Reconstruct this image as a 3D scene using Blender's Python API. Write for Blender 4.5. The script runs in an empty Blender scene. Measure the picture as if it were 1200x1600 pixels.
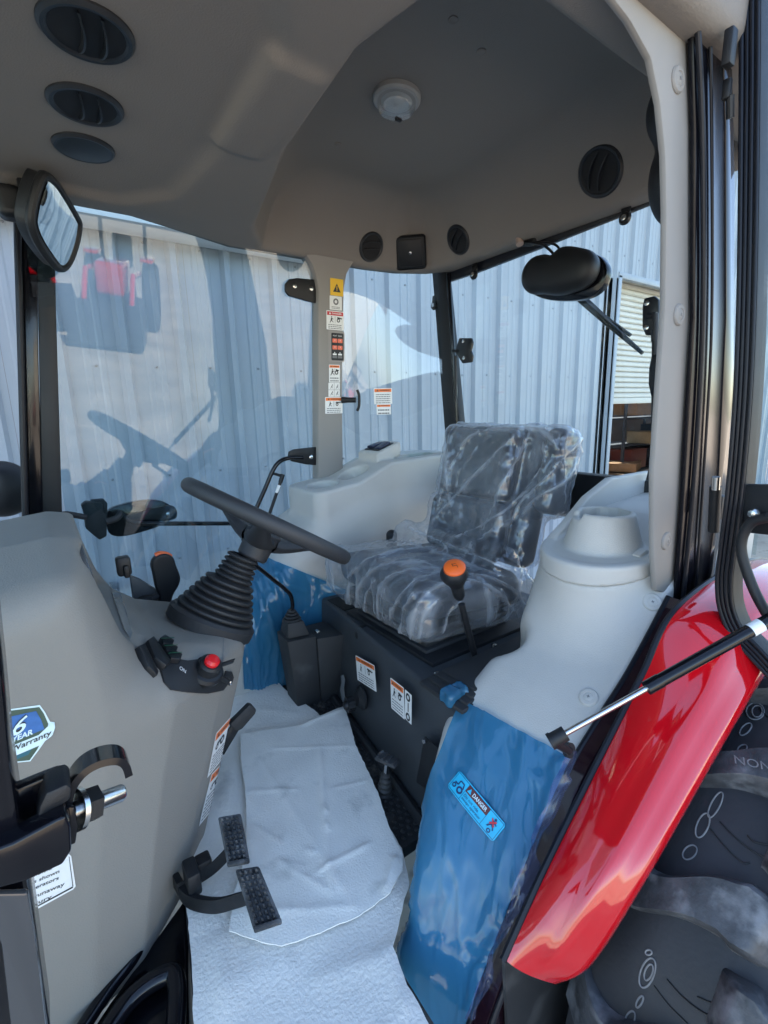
import bpy, bmesh, math, random
import numpy as np
from mathutils import Vector, Matrix
random.seed(7); rng = np.random.default_rng(7)
scene = bpy.context.scene
COL = scene.collection
R_ = math.radians

# ------------------------------------------------------------------ camera
# world frame: +X forward on the tractor, +Y its left side, z = 0 the cab floor
F_PX = 750.0
PITCH, ROLL, AZ = R_(12.0), R_(1.5), R_(35.1)
CAM = Vector((0.42, 1.11, 0.97))
cf = Vector((-math.sin(AZ)*math.cos(PITCH), -math.cos(AZ)*math.cos(PITCH), -math.sin(PITCH)))
cr0 = Vector((-math.cos(AZ), math.sin(AZ), 0.0)); cu0 = cr0.cross(cf)
cr = cr0*math.cos(ROLL) - cu0*math.sin(ROLL)
cu = cr0*math.sin(ROLL) + cu0*math.cos(ROLL)
cd = bpy.data.cameras.new('camera'); cam = bpy.data.objects.new('camera', cd); COL.objects.link(cam)
M = Matrix((cr, cu, -cf)).transposed().to_4x4(); M.translation = CAM
cam.matrix_world = M
cd.sensor_fit = 'HORIZONTAL'; cd.sensor_width = 36.0; cd.lens = 36.0*F_PX/1200.0
cd.clip_start = 0.02; cd.clip_end = 500
scene.camera = cam
# ------------------------------------------------------------------ sky, sun, exposure
SUN_EL, SUN_AZ = R_(44), R_(196)      # sun stands behind the shed (towards -Y)
world = bpy.data.worlds.new('World'); scene.world = world; world.use_nodes = True
wn = world.node_tree.nodes; wl = world.node_tree.links; wn.clear()
sky = wn.new('ShaderNodeTexSky'); sky.sky_type = 'NISHITA'; sky.sun_disc = False
sky.sun_elevation = SUN_EL; sky.sun_rotation = SUN_AZ
bg = wn.new('ShaderNodeBackground'); bg.inputs[1].default_value = 0.15
wo = wn.new('ShaderNodeOutputWorld'); wl.new(sky.outputs[0], bg.inputs[0]); wl.new(bg.outputs[0], wo.inputs[0])
sd = bpy.data.lights.new('sun', 'SUN'); sd.energy = 4.5; sd.angle = R_(0.5); sd.color = (1.0, 0.93, 0.84)
sun = bpy.data.objects.new('sun', sd); COL.objects.link(sun)
sdir = Vector((math.sin(SUN_AZ)*math.cos(SUN_EL), math.cos(SUN_AZ)*math.cos(SUN_EL), math.sin(SUN_EL)))
sun.rotation_euler = sdir.to_track_quat('Z', 'Y').to_euler()
sun.location = sdir*30
vs = scene.view_settings
vs.view_transform = 'Standard'; vs.look = 'None'; vs.gamma = 1.0; vs.exposure = 2.25; vs.use_curve_mapping = False

# ------------------------------------------------------------------ helpers
def ray(x, y): return cf + cr*((x-600)/F_PX) - cu*((y-800)/F_PX)
def at(x, y, X=None, Y=None, Z=None):
    """point of the calibrated view ray on a world plane"""
    d = ray(x, y)
    t = (X-CAM.x)/d.x if X is not None else (Y-CAM.y)/d.y if Y is not None else (Z-CAM.z)/d.z
    return CAM + d*t

W = {}          # world matrices of what has been linked
def link(o, parent, m):
    COL.objects.link(o); W[o.name] = m.copy()
    if parent is not None:
        o.parent = parent; o.matrix_parent_inverse = W[parent.name].inverted()
    o.matrix_basis = m
    return o
def thing(name, label, cat, loc=(0,0,0), group=None, kind=None):
    o = bpy.data.objects.new(name, None); o.empty_display_size = 0.05
    link(o, None, Matrix.Translation(Vector(loc)))
    return tag(o, label, cat, group, kind)
def tag(o, label=None, cat=None, group=None, kind=None):
    if label: o['label'] = label
    if cat: o['category'] = cat
    if group: o['group'] = group
    if kind: o['kind'] = kind
    return o
I4 = Matrix.Identity(4)
def inst(name, mesh, parent, m, label=None):
    o = bpy.data.objects.new(name, mesh); link(o, parent, m)
    if label: o['label'] = label
    return o

class MB:
    """collects geometry, becomes one mesh"""
    def __init__(s): s.v = []; s.f = []; s.mi = []; s.mats = []; s.m = 0
    def mat(s, m):
        if m not in s.mats: s.mats.append(m)
        s.m = s.mats.index(m); return s
    def add(s, vs, fs):
        b = len(s.v); s.v += [tuple(v) for v in vs]
        s.f += [tuple(i+b for i in f) for f in fs]; s.mi += [s.m]*len(fs); return s
    def box(s, c, size, rot=None, bev=0.0, seg=2):
        bm = bmesh.new(); bmesh.ops.create_cube(bm, size=1.0)
        for v in bm.verts: v.co = Vector((v.co.x*size[0], v.co.y*size[1], v.co.z*size[2]))
        if bev: bmesh.ops.bevel(bm, geom=list(bm.edges), offset=bev, segments=seg, profile=0.5, affect='EDGES')
        m = Matrix.Translation(Vector(c)) @ (rot.to_4x4() if rot is not None else I4)
        s.bm(bm, m); return s
    def bm(s, bm, m=I4):
        bm.verts.index_update()
        s.add([m @ v.co for v in bm.verts], [[v.index for v in f.verts] for f in bm.faces]); bm.free(); return s
    def tube(s, path, r, n=12, cap=True, closed=False):
        path = [Vector(p) for p in path]; k = len(path)
        rs = r if isinstance(r, (list, tuple)) else [r]*k
        vs = []; prev = None
        for i, p in enumerate(path):
            if closed: t = path[(i+1) % k]-path[i-1]
            else: t = path[min(i+1, k-1)]-path[max(i-1, 0)]
            t.normalize()
            if prev is None:
                a = Vector((0,0,1)) if abs(t.z) < 0.9 else Vector((1,0,0)); u = t.cross(a).normalized()
            else: u = (prev - t*prev.dot(t)).normalized()
            prev = u; w = t.cross(u)
            for j in range(n):
                an = 2*math.pi*j/n; vs.append(p + (u*math.cos(an)+w*math.sin(an))*rs[i])
        fs = []
        for i in range(k if closed else k-1):
            i2 = (i+1) % k
            for j in range(n): fs.append((i*n+j, i*n+(j+1)%n, i2*n+(j+1)%n, i2*n+j))
        if cap and not closed: fs.append(tuple(range(n))[::-1]); fs.append(tuple((k-1)*n+j for j in range(n)))
        return s.add(vs, fs)
    def lathe(s, prof, o=(0,0,0), axis=(0,0,1), n=32, sx=1.0, xdir=None, cap=True):
        """prof: (radius, height) pairs along axis; sx stretches along xdir"""
        o = Vector(o); a = Vector(axis).normalized()
        u = Vector(xdir) if xdir is not None else (Vector((1,0,0)) if abs(a.x) < 0.9 else Vector((0,1,0)))
        u = (u - a*u.dot(a)).normalized(); w = a.cross(u); vs = []; fs = []
        for (r, h) in prof:
            for j in range(n):
                t = 2*math.pi*j/n; vs.append(o + a*h + u*(r*math.cos(t)*sx) + w*(r*math.sin(t)))
        for i in range(len(prof)-1):
            for j in range(n): fs.append((i*n+j, i*n+(j+1)%n, (i+1)*n+(j+1)%n, (i+1)*n+j))
        if cap: fs.append(tuple(range(n))[::-1]); fs.append(tuple((len(prof)-1)*n+j for j in range(n)))
        return s.add(vs, fs)
    def prism(s, pts, d, bev=0.0, seg=2):
        """extrude a planar outline along vector d, optional bevel"""
        pts = [Vector(p) for p in pts]; d = Vector(d); n = len(pts)
        nn = sum(((pts[i]-pts[0]).cross(pts[(i+1) % n]-pts[0]) for i in range(1, n)), Vector())
        if nn.dot(d) > 0: pts = pts[::-1]
        bm = bmesh.new(); a = [bm.verts.new(p) for p in pts]; b = [bm.verts.new(p+d) for p in pts]
        bm.faces.new(a); bm.faces.new(b[::-1])
        for i in range(n): bm.faces.new((a[(i+1)%n], a[i], b[i], b[(i+1)%n]))
        bmesh.ops.recalc_face_normals(bm, faces=list(bm.faces))
        if bev: bmesh.ops.bevel(bm, geom=list(bm.edges), offset=bev, segments=seg, profile=0.5, affect='EDGES', clamp_overlap=True)
        return s.bm(bm)
    def grid(s, P, closed_u=False):
        """P[i][j] points"""
        nu, nv = len(P), len(P[0]); vs = [p for row in P for p in row]; fs = []
        for i in range(nu if closed_u else nu-1):
            i2 = (i+1) % nu
            for j in range(nv-1): fs.append((i*nv+j, i2*nv+j, i2*nv+j+1, i*nv+j+1))
        return s.add(vs, fs)
    def mesh(s, name, mat=None, smooth=35):
        me = bpy.data.meshes.new(name); me.from_pydata([tuple(v) for v in s.v], [], s.f)
        mats = s.mats or [mat]
        if mat is not None and not s.mats: mats = [mat]
        for m in mats: me.materials.append(m)
        if len(mats) > 1: me.polygons.foreach_set('material_index', s.mi)
        me.update()
        if smooth:
            me.shade_smooth()
            if smooth < 180: me.set_sharp_from_angle(angle=R_(smooth))
        return me
    def build(s, name, mat=None, parent=None, smooth=35, label=None, m=I4):
        return inst(name, s.mesh(name, mat, smooth), parent, m, label)

def smooth_path(pts, n=8, closed=False):
    """Catmull-Rom through the points"""
    P = [Vector(p) for p in pts]; out = []; k = len(P)
    for i in range(k if closed else k-1):
        if closed: p0, p1, p2, p3 = P[i-1], P[i], P[(i+1)%k], P[(i+2)%k]
        else: p0, p1, p2, p3 = P[max(i-1,0)], P[i], P[i+1], P[min(i+2,k-1)]
        for j in range(n):
            t = j/n
            out.append(0.5*((2*p1)+(p2-p0)*t+(2*p0-5*p1+4*p2-p3)*t*t+(3*p1-p0-3*p2+p3)*t**3))
    if not closed: out.append(P[-1])
    return out
def frame(o, z, x=None):
    """matrix whose local z is the given direction"""
    z = Vector(z).normalized(); x = Vector(x) if x is not None else (Vector((0,0,1)) if abs(z.z) < 0.9 else Vector((1,0,0)))
    y = z.cross(x).normalized(); x = y.cross(z)
    m = Matrix((x, y, z)).transposed().to_4x4(); m.translation = Vector(o); return m

# ------------------------------------------------------------------ signed distance modelling
def sbox(P, c, h, r=0.0):
    q = np.abs(P-np.array(c))-(np.array(h)-r)
    return np.linalg.norm(np.maximum(q, 0), axis=1)+np.minimum(q.max(axis=1), 0)-r
def spoly(A, B, pts):
    """2d polygon distance in the (A, B) plane"""
    p = np.stack([A, B], 1); V = np.array(pts, float); n = len(V)
    d = np.full(len(p), 1e9); sg = np.ones(len(p))
    for i in range(n):
        j = i-1; e = V[j]-V[i]; w = p-V[i]
        t = np.clip((w@e)/(e@e), 0, 1); b = w-t[:,None]*e
        d = np.minimum(d, (b*b).sum(1))
        c1 = p[:,1] >= V[i][1]; c2 = p[:,1] < V[j][1]; c3 = e[0]*w[:,1] > e[1]*w[:,0]
        fl = (c1 & c2 & c3) | (~c1 & ~c2 & ~c3); sg = np.where(fl, -sg, sg)
    return sg*np.sqrt(d)
def smin(a, b, k):
    h = np.clip(0.5+0.5*(b-a)/k, 0, 1); return b*(1-h)+a*h-k*h*(1-h)
def smax(a, b, k): return -smin(-a, -b, k)
def scyl(P, a, b, r):
    a = np.array(a, float); b = np.array(b, float); e = b-a; w = P-a
    t = np.clip((w@e)/(e@e), 0, 1); return np.linalg.norm(w-t[:,None]*e, axis=1)-r
def sball(P, c, r):
    r = np.array(r, float)*np.ones(3); q = (P-np.array(c))/r; k = np.linalg.norm(q, axis=1)
    return (k-1)*r.min()
def nets(fn, lo, hi, h):
    """surface nets of a distance function"""
    lo = np.array(lo, float); hi = np.array(hi, float)
    n = np.maximum(np.ceil((hi-lo)/h).astype(int)+1, 3)
    ax = [lo[i]+h*np.arange(n[i]) for i in range(3)]
    # coarse pass first, the fine grid only near the surface
    nc = (n+3)//4+1; axc = [lo[i]+4*h*np.arange(nc[i])-.5*h*0 for i in range(3)]
    Gc = np.stack(np.meshgrid(*axc, indexing='ij'), -1).reshape(-1, 3); Dc = fn(Gc).reshape(nc)
    ii = [np.minimum((np.arange(n[i])+2)//4, nc[i]-1) for i in range(3)]
    D = Dc[np.ix_(*ii)].copy(); near = np.abs(D) < 9*h
    w_ = np.argwhere(near); Gn = lo+h*w_
    D[near] = np.concatenate([fn(c) for c in np.array_split(Gn, max(1, len(Gn)//300000))])
    S = D < 0
    cells = n-1; acc = np.zeros(tuple(cells)+(3,)); cnt = np.zeros(tuple(cells))
    offs = [(i, j, k) for i in (0,1) for j in (0,1) for k in (0,1)]
    def sl(o): return tuple(slice(o[i], o[i]+cells[i]) for i in range(3))
    for a in range(3):
        for o in offs:
            if o[a]: continue
            o2 = list(o); o2[a] = 1
            d0, d1 = D[sl(o)], D[sl(o2)]; m = (d0 < 0) != (d1 < 0)
            t = np.where(m, d0/np.where(m, d0-d1, 1), 0)
            for b in range(3): acc[..., b] += np.where(m, o[b]+(t if b == a else 0), 0)
            cnt += m
    act = cnt > 0; idx = -np.ones(tuple(cells), int); idx[act] = np.arange(act.sum())
    ijk = np.argwhere(act); V = lo+h*(ijk+acc[act]/cnt[act][:,None])
    F = []
    for a in range(3):
        b, c = (a+1)%3, (a+2)%3
        s0 = [slice(None)]*3; s1 = [slice(None)]*3; s0[a] = slice(0, -1); s1[a] = slice(1, None)
        m = S[tuple(s0)] != S[tuple(s1)]; e = np.argwhere(m)
        e = e[(e[:,b] > 0) & (e[:,c] > 0) & (e[:,b] < n[b]-1) & (e[:,c] < n[c]-1)]
        ins = S[tuple(e.T)]
        q = []
        for (db, dc) in ((-1,-1), (0,-1), (0,0), (-1,0)):
            t = e.copy(); t[:,b] += db; t[:,c] += dc; q.append(idx[tuple(t.T)])
        q = np.stack(q, 1); q = np.where(ins[:,None], q, q[:, ::-1]); F.append(q)
    F = np.concatenate(F)
    for _ in range(2):
        d = fn(V); g = np.stack([(fn(V+h*.25*np.eye(3)[i])-fn(V-h*.25*np.eye(3)[i]))/(h*.5) for i in range(3)], 1)
        st = d[:,None]*g/np.maximum((g*g).sum(1), .3)[:,None]; V = V-np.clip(st, -h*.6, h*.6)
    return V, F
def np_mesh(name, V, F, mat, smooth=180):
    me = bpy.data.meshes.new(name)
    me.vertices.add(len(V)); me.vertices.foreach_set('co', np.asarray(V, np.float32).ravel())
    me.loops.add(F.size); me.loops.foreach_set('vertex_index', np.asarray(F, np.int32).ravel())
    k = F.shape[1]; me.polygons.add(len(F)); me.polygons.foreach_set('loop_start', np.arange(len(F), dtype=np.int32)*k)
    me.update(calc_edges=True); me.validate(); me.materials.append(mat); me.shade_smooth()
    if smooth < 180: me.set_sharp_from_angle(angle=R_(smooth))
    return me
def sdf_obj(name, fn, lo, hi, h, mat, parent=None, label=None, smooth=180):
    V, F = nets(fn, lo, hi, h)
    return inst(name, np_mesh(name, V, F, mat, smooth), parent, I4, label)
def grad(fn, p, e=.006):
    g = np.stack([fn(p+np.eye(3)[i]*e)-fn(p-np.eye(3)[i]*e) for i in range(3)], 1)
    return g/(np.linalg.norm(g, axis=1)[:,None]+1e-9)
def onto(fn, pts, d, off=0.0):
    """slide points along d on to the surface fn and lift them off it"""
    p = np.array([tuple(q) for q in pts], float); d = np.array(d, float); d /= np.linalg.norm(d); off = np.asarray(off, float).reshape(-1,1)
    for _ in range(16): p = p+d*(fn(p)*.85)[:,None]
    return [Vector(q) for q in p+grad(fn, p)*off]
def surfN(fn, px, off=0.0, t0=.25):
    """view rays on to a modelled surface: (points lifted by off, normals)"""
    px = np.asarray(px, float); f_, r_, u_, c_ = (np.array(v) for v in (cf, cr, cu, CAM))
    d = f_+(px[:,:1]-600)/F_PX*r_-(px[:,1:]-800)/F_PX*u_; ln = np.linalg.norm(d, axis=1); t = np.full(len(px), t0)
    act = np.arange(len(px))
    for _ in range(160):
        v = fn(c_+d[act]*t[act][:,None]); go = v > 2e-4; act = act[go]
        if not len(act): break
        t[act] = np.minimum(t[act]+np.maximum(v[go], .0004)/ln[act]*.75, 3.5); act = act[t[act] < 3.49]
        if not len(act): break
    p = c_+d*t[:,None]; n = grad(fn, p); return p+n*np.asarray(off, float).reshape(-1,1), n
def subdivide(V, F):
    """split every quad in four"""
    E = np.sort(np.concatenate([F[:,[i,(i+1)%4]] for i in range(4)]), 1); U, inv = np.unique(E, axis=0, return_inverse=True)
    inv = np.asarray(inv).reshape(-1); n, m = len(V), len(F); mid = (V[U[:,0]]+V[U[:,1]])/2; cen = V[F].mean(1)
    e = [n+inv[i*m:(i+1)*m] for i in range(4)]; c = n+len(U)+np.arange(m)
    return np.concatenate([V, mid, cen]), np.concatenate([np.stack([F[:,i], e[i], c, e[i-1]], 1) for i in range(4)])
# numpy value noise
_H = rng.random((64, 64, 64))
def vnoise(P):
    i = np.floor(P).astype(int); f = P-i; f = f*f*(3-2*f); o = 0
    for a in (0,1):
        for b in (0,1):
            for c in (0,1):
                w = (f[:,0] if a else 1-f[:,0])*(f[:,1] if b else 1-f[:,1])*(f[:,2] if c else 1-f[:,2])
                o = o+w*_H[(i[:,0]+a)%64, (i[:,1]+b)%64, (i[:,2]+c)%64]
    return o
def ridge(P): return 1-np.abs(2*vnoise(P)-1)

# ------------------------------------------------------------------ materials
def mat(name, col, rough=0.5, metal=0.0, bump=0.0, bscale=200, var=0.0, vscale=6, spec=0.5, coat=0.0, rvar=0.0, detail=3, dirt=None, dscale=5, dthr=0.6):
    m = bpy.data.materials.new(name); m.use_nodes = True; nt = m.node_tree; N = nt.nodes; L = nt.links
    b = N['Principled BSDF']; b.inputs['Base Color'].default_value = (*col, 1); b.inputs['Roughness'].default_value = rough
    b.inputs['Metallic'].default_value = metal; b.inputs['Specular IOR Level'].default_value = spec
    b.inputs['Coat Weight'].default_value = coat; b.inputs['Coat Roughness'].default_value = 0.03
    tc = N.new('ShaderNodeTexCoord')
    def noise(sc, det=3):
        n = N.new('ShaderNodeTexNoise'); n.inputs['Scale'].default_value = sc; n.inputs['Detail'].default_value = det
        L.new(tc.outputs['Object'], n.inputs['Vector']); return n
    if var or dirt:
        src = None
        if var:
            n = noise(vscale, 4); r = N.new('ShaderNodeMapRange'); r.inputs[1].default_value = .3; r.inputs[2].default_value = .7
            r.inputs[3].default_value = 1-var; r.inputs[4].default_value = 1+var; L.new(n.outputs[0], r.inputs[0])
            h = N.new('ShaderNodeMix'); h.data_type = 'RGBA'; h.blend_type = 'MULTIPLY'; h.inputs[0].default_value = 1
            h.inputs[6].default_value = (*col, 1); L.new(r.outputs[0], h.inputs[7]); src = h.outputs[2]
        if dirt:
            n2 = noise(dscale, 8); r2 = N.new('ShaderNodeMapRange'); r2.inputs[1].default_value = dthr; r2.inputs[2].default_value = dthr+.15
            L.new(n2.outputs[0], r2.inputs[0])
            h2 = N.new('ShaderNodeMix'); h2.data_type = 'RGBA'
            L.new(r2.outputs[0], h2.inputs[0])
            if src: L.new(src, h2.inputs[6])
            else: h2.inputs[6].default_value = (*col, 1)
            h2.inputs[7].default_value = (*dirt, 1); src = h2.outputs[2]
        L.new(src, b.inputs['Base Color'])
    if rvar:
        n3 = noise(9, 6); r3 = N.new('ShaderNodeMapRange'); r3.inputs[3].default_value = rough-rvar; r3.inputs[4].default_value = rough+rvar
        L.new(n3.outputs[0], r3.inputs[0]); L.new(r3.outputs[0], b.inputs['Roughness'])
    if bump:
        n4 = noise(bscale, detail); bp = N.new('ShaderNodeBump'); bp.inputs['Strength'].default_value = bump; bp.inputs['Distance'].default_value = 0.002
        L.new(n4.outputs[0], bp.inputs['Height']); L.new(bp.outputs[0], b.inputs['Normal'])
    return m
def two_sided(N, L, fr, ior):
    """same reflectance on both faces of a thin sheet"""
    ge = N.new('ShaderNodeNewGeometry'); r = N.new('ShaderNodeMapRange')
    r.inputs[3].default_value = ior; r.inputs[4].default_value = 1/ior
    L.new(ge.outputs['Backfacing'], r.inputs[0]); L.new(r.outputs[0], fr.inputs[0])
def glassmat(name, tint=(.93,.97,.97), ior=1.5, gloss=1.0, rough=0.0, haze=0.0):
    """thin pane: transmits straight through, reflects by Fresnel"""
    m = bpy.data.materials.new(name); m.use_nodes = True; nt = m.node_tree; N = nt.nodes; L = nt.links; N.clear()
    t = N.new('ShaderNodeBsdfTransparent'); t.inputs[0].default_value = (*tint, 1)
    g = N.new('ShaderNodeBsdfGlossy'); g.inputs['Roughness'].default_value = rough; g.inputs[0].default_value = (gloss,)*3+(1,)
    fr = N.new('ShaderNodeFresnel'); two_sided(N, L, fr, ior)
    mx = N.new('ShaderNodeMixShader'); L.new(fr.outputs[0], mx.inputs[0]); L.new(t.outputs[0], mx.inputs[1]); L.new(g.outputs[0], mx.inputs[2])
    o = N.new('ShaderNodeOutputMaterial'); out = mx.outputs[0]
    if haze:
        d = N.new('ShaderNodeBsdfDiffuse'); d.inputs[0].default_value = (.8,.8,.8,1)
        m2 = N.new('ShaderNodeMixShader'); m2.inputs[0].default_value = haze; L.new(out, m2.inputs[1]); L.new(d.outputs[0], m2.inputs[2]); out = m2.outputs[0]
    L.new(out, o.inputs[0]); return m
def filmmat(name, tint, body, bodyamt, gloss=.12, bscale=22, bstr=.5, ridgeamt=0.0, ior=1.6, bdist=.006, face=0.0):
    """wrinkled plastic film: tinted see-through body, partly scattering, shiny skin"""
    m = bpy.data.materials.new(name); m.use_nodes = True; nt = m.node_tree; N = nt.nodes; L = nt.links; N.clear()
    tc = N.new('ShaderNodeTexCoord'); mp = N.new('ShaderNodeMapping'); mp.inputs['Scale'].default_value = (1, 1, .45)
    L.new(tc.outputs['Object'], mp.inputs[0])
    n = N.new('ShaderNodeTexNoise'); n.inputs['Scale'].default_value = bscale; n.inputs['Detail'].default_value = 2.5; n.inputs['Distortion'].default_value = 1.2
    try: n.noise_type = 'RIDGED_MULTIFRACTAL'
    except Exception: pass
    L.new(mp.outputs[0], n.inputs['Vector'])
    bp = N.new('ShaderNodeBump'); bp.inputs['Strength'].default_value = bstr; bp.inputs['Distance'].default_value = bdist
    L.new(n.outputs[0], bp.inputs['Height'])
    t = N.new('ShaderNodeBsdfTransparent'); t.inputs[0].default_value = (*tint, 1)
    d = N.new('ShaderNodeBsdfDiffuse'); d.inputs[0].default_value = (*body, 1); L.new(bp.outputs[0], d.inputs['Normal'])
    tr = N.new('ShaderNodeBsdfTranslucent'); tr.inputs[0].default_value = (*body, 1)
    ad = N.new('ShaderNodeMixShader'); ad.inputs[0].default_value = .4; L.new(d.outputs[0], ad.inputs[1]); L.new(tr.outputs[0], ad.inputs[2])
    m1 = N.new('ShaderNodeMixShader'); m1.inputs[0].default_value = bodyamt
    if ridgeamt:
        a = N.new('ShaderNodeAttribute'); a.attribute_name = 'fold'
        mr = N.new('ShaderNodeMapRange'); mr.inputs[3].default_value = bodyamt; mr.inputs[4].default_value = bodyamt+ridgeamt
        L.new(a.outputs['Fac'], mr.inputs[0]); L.new(mr.outputs[0], m1.inputs[0])
    if face:      # a scattering film hides more the longer the way through it
        lw = N.new('ShaderNodeLayerWeight'); lw.inputs[0].default_value = .5; L.new(bp.outputs[0], lw.inputs['Normal'])
        pw = N.new('ShaderNodeMath'); pw.operation = 'POWER'; pw.inputs[1].default_value = 2.2; L.new(lw.outputs['Facing'], pw.inputs[0])
        ml = N.new('ShaderNodeMath'); ml.operation = 'MULTIPLY_ADD'; ml.use_clamp = True; ml.inputs[1].default_value = face; L.new(pw.outputs[0], ml.inputs[0])
        if ridgeamt: L.new(mr.outputs[0], ml.inputs[2])
        else: ml.inputs[2].default_value = bodyamt
        L.new(ml.outputs[0], m1.inputs[0])
    L.new(t.outputs[0], m1.inputs[1]); L.new(ad.outputs[0], m1.inputs[2])
    g = N.new('ShaderNodeBsdfGlossy'); g.inputs['Roughness'].default_value = gloss; L.new(bp.outputs[0], g.inputs['Normal'])
    fr = N.new('ShaderNodeFresnel'); two_sided(N, L, fr, ior); L.new(bp.outputs[0], fr.inputs['Normal'])
    m2 = N.new('ShaderNodeMixShader'); L.new(fr.outputs[0], m2.inputs[0]); L.new(m1.outputs[0], m2.inputs[1]); L.new(g.outputs[0], m2.inputs[2])
    o = N.new('ShaderNodeOutputMaterial'); L.new(m2.outputs[0], o.inputs[0]); return m

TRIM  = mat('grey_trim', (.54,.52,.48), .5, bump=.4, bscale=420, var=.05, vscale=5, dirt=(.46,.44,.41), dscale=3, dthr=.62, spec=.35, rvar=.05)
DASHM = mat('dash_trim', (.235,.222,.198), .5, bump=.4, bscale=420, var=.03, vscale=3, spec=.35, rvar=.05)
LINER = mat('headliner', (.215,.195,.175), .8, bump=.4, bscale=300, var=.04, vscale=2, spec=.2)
BLACK = mat('black_plastic', (.012,.013,.015), .45, spec=.38, bump=.25, bscale=700, var=.1, vscale=12, rvar=.08)
BLACKM = mat('matt_black', (.022,.023,.025), .65, bump=.35, bscale=500, var=.15, vscale=10, dirt=(.07,.07,.07), dscale=9, dthr=.62)
POSTB = mat('post_black', (.004,.004,.007), .22, spec=.3)
GLOSSB = mat('black_paint', (.004,.004,.006), .15, spec=.35, coat=.12, bump=.03, bscale=60, rvar=.04)
RUBBER = mat('rubber', (.02,.021,.023), .6, bump=.2, bscale=300, var=.12)
SEAL  = mat('rubber_seal', (.008,.009,.014), .38, spec=.3, bump=.1, bscale=300)
PEDM  = mat('pedestal_paint', (.035,.04,.046), .55, bump=.3, bscale=400, var=.12, vscale=8, dirt=(.09,.095,.1), dscale=7, dthr=.66)
CHROME = mat('zinc', (.62,.62,.6), .25, 1.0)
STEEL = mat('steel', (.45,.45,.45), .2, 1.0)
WHITE = mat('label_white', (.78,.78,.76), .4, var=.03)
ORANGE = mat('label_orange', (.85,.19,.03), .4)
YELLOW = mat('label_yellow', (.83,.5,.02), .4)
REDL  = mat('label_red', (.55,.02,.03), .4)
INK   = mat('label_ink', (.02,.02,.02), .5)
INKG  = mat('label_grey_ink', (.16,.16,.16), .5)
ORKNOB = mat('orange_plastic', (.85,.14,.02), .35)
REDBTN = mat('red_button', (.65,.015,.02), .25)
GREENSW = mat('green_legend', (.02,.18,.11), .3)
REDP  = mat('red_paint', (.56,.004,.010), .10, coat=1.0, bump=.01, bscale=30, rvar=.02, dirt=(.5,.05,.05), dscale=60, dthr=.69)
PILLAR = mat('shaded_pillar_trim', (.27,.256,.238), .55, bump=.25, bscale=900, var=.03, vscale=3, spec=.3, rvar=.05)  # grey trim darkened to stand for the weaker light on the pillars
TINTED = glassmat('tinted_glass', (.80,.88,.905), 1.5)
GLASS = glassmat('window_glass', (.90,.95,.95), 1.5)
MIRROR = mat('mirror', (.75,.78,.78), .02, 1.0)
LENS  = glassmat('lamp_lens', (.85,.86,.86), 1.6, haze=.10)
# ------------------------------------------------------------------ lettering and labels
_tc = {}
def text_geo(body, bold=0.0):
    k = (body, bold)
    if k not in _tc:
        cu_ = bpy.data.curves.new('lettering', 'FONT'); cu_.body = body; cu_.size = 1.0; cu_.offset = bold; cu_.resolution_u = 3
        cu_.align_x = 'LEFT'
        o = bpy.data.objects.new('lettering', cu_); COL.objects.link(o)
        dg = bpy.context.evaluated_depsgraph_get(); me = bpy.data.meshes.new_from_object(o.evaluated_get(dg))
        vs = [v.co.copy() for v in me.vertices]; fs = [tuple(p.vertices) for p in me.polygons]
        bpy.data.objects.remove(o); bpy.data.meshes.remove(me); bpy.data.curves.remove(cu_)
        x0 = min(v.x for v in vs); x1 = max(v.x for v in vs); y0 = min(v.y for v in vs); y1 = max(v.y for v in vs)
        _tc[k] = ([(v.x-x0, v.y-y0) for v in vs], fs, x1-x0, y1-y0)
    return _tc[k]
def rrect(x0, y0, x1, y1, r, n=4):
    o = []
    for (cx, cy, a0) in ((x1-r, y1-r, 0), (x0+r, y1-r, 90), (x0+r, y0+r, 180), (x1-r, y0+r, 270)):
        for i in range(n+1):
            a = R_(a0+90*i/n); o.append((cx+r*math.cos(a), cy+r*math.sin(a)))
    return o
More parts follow.
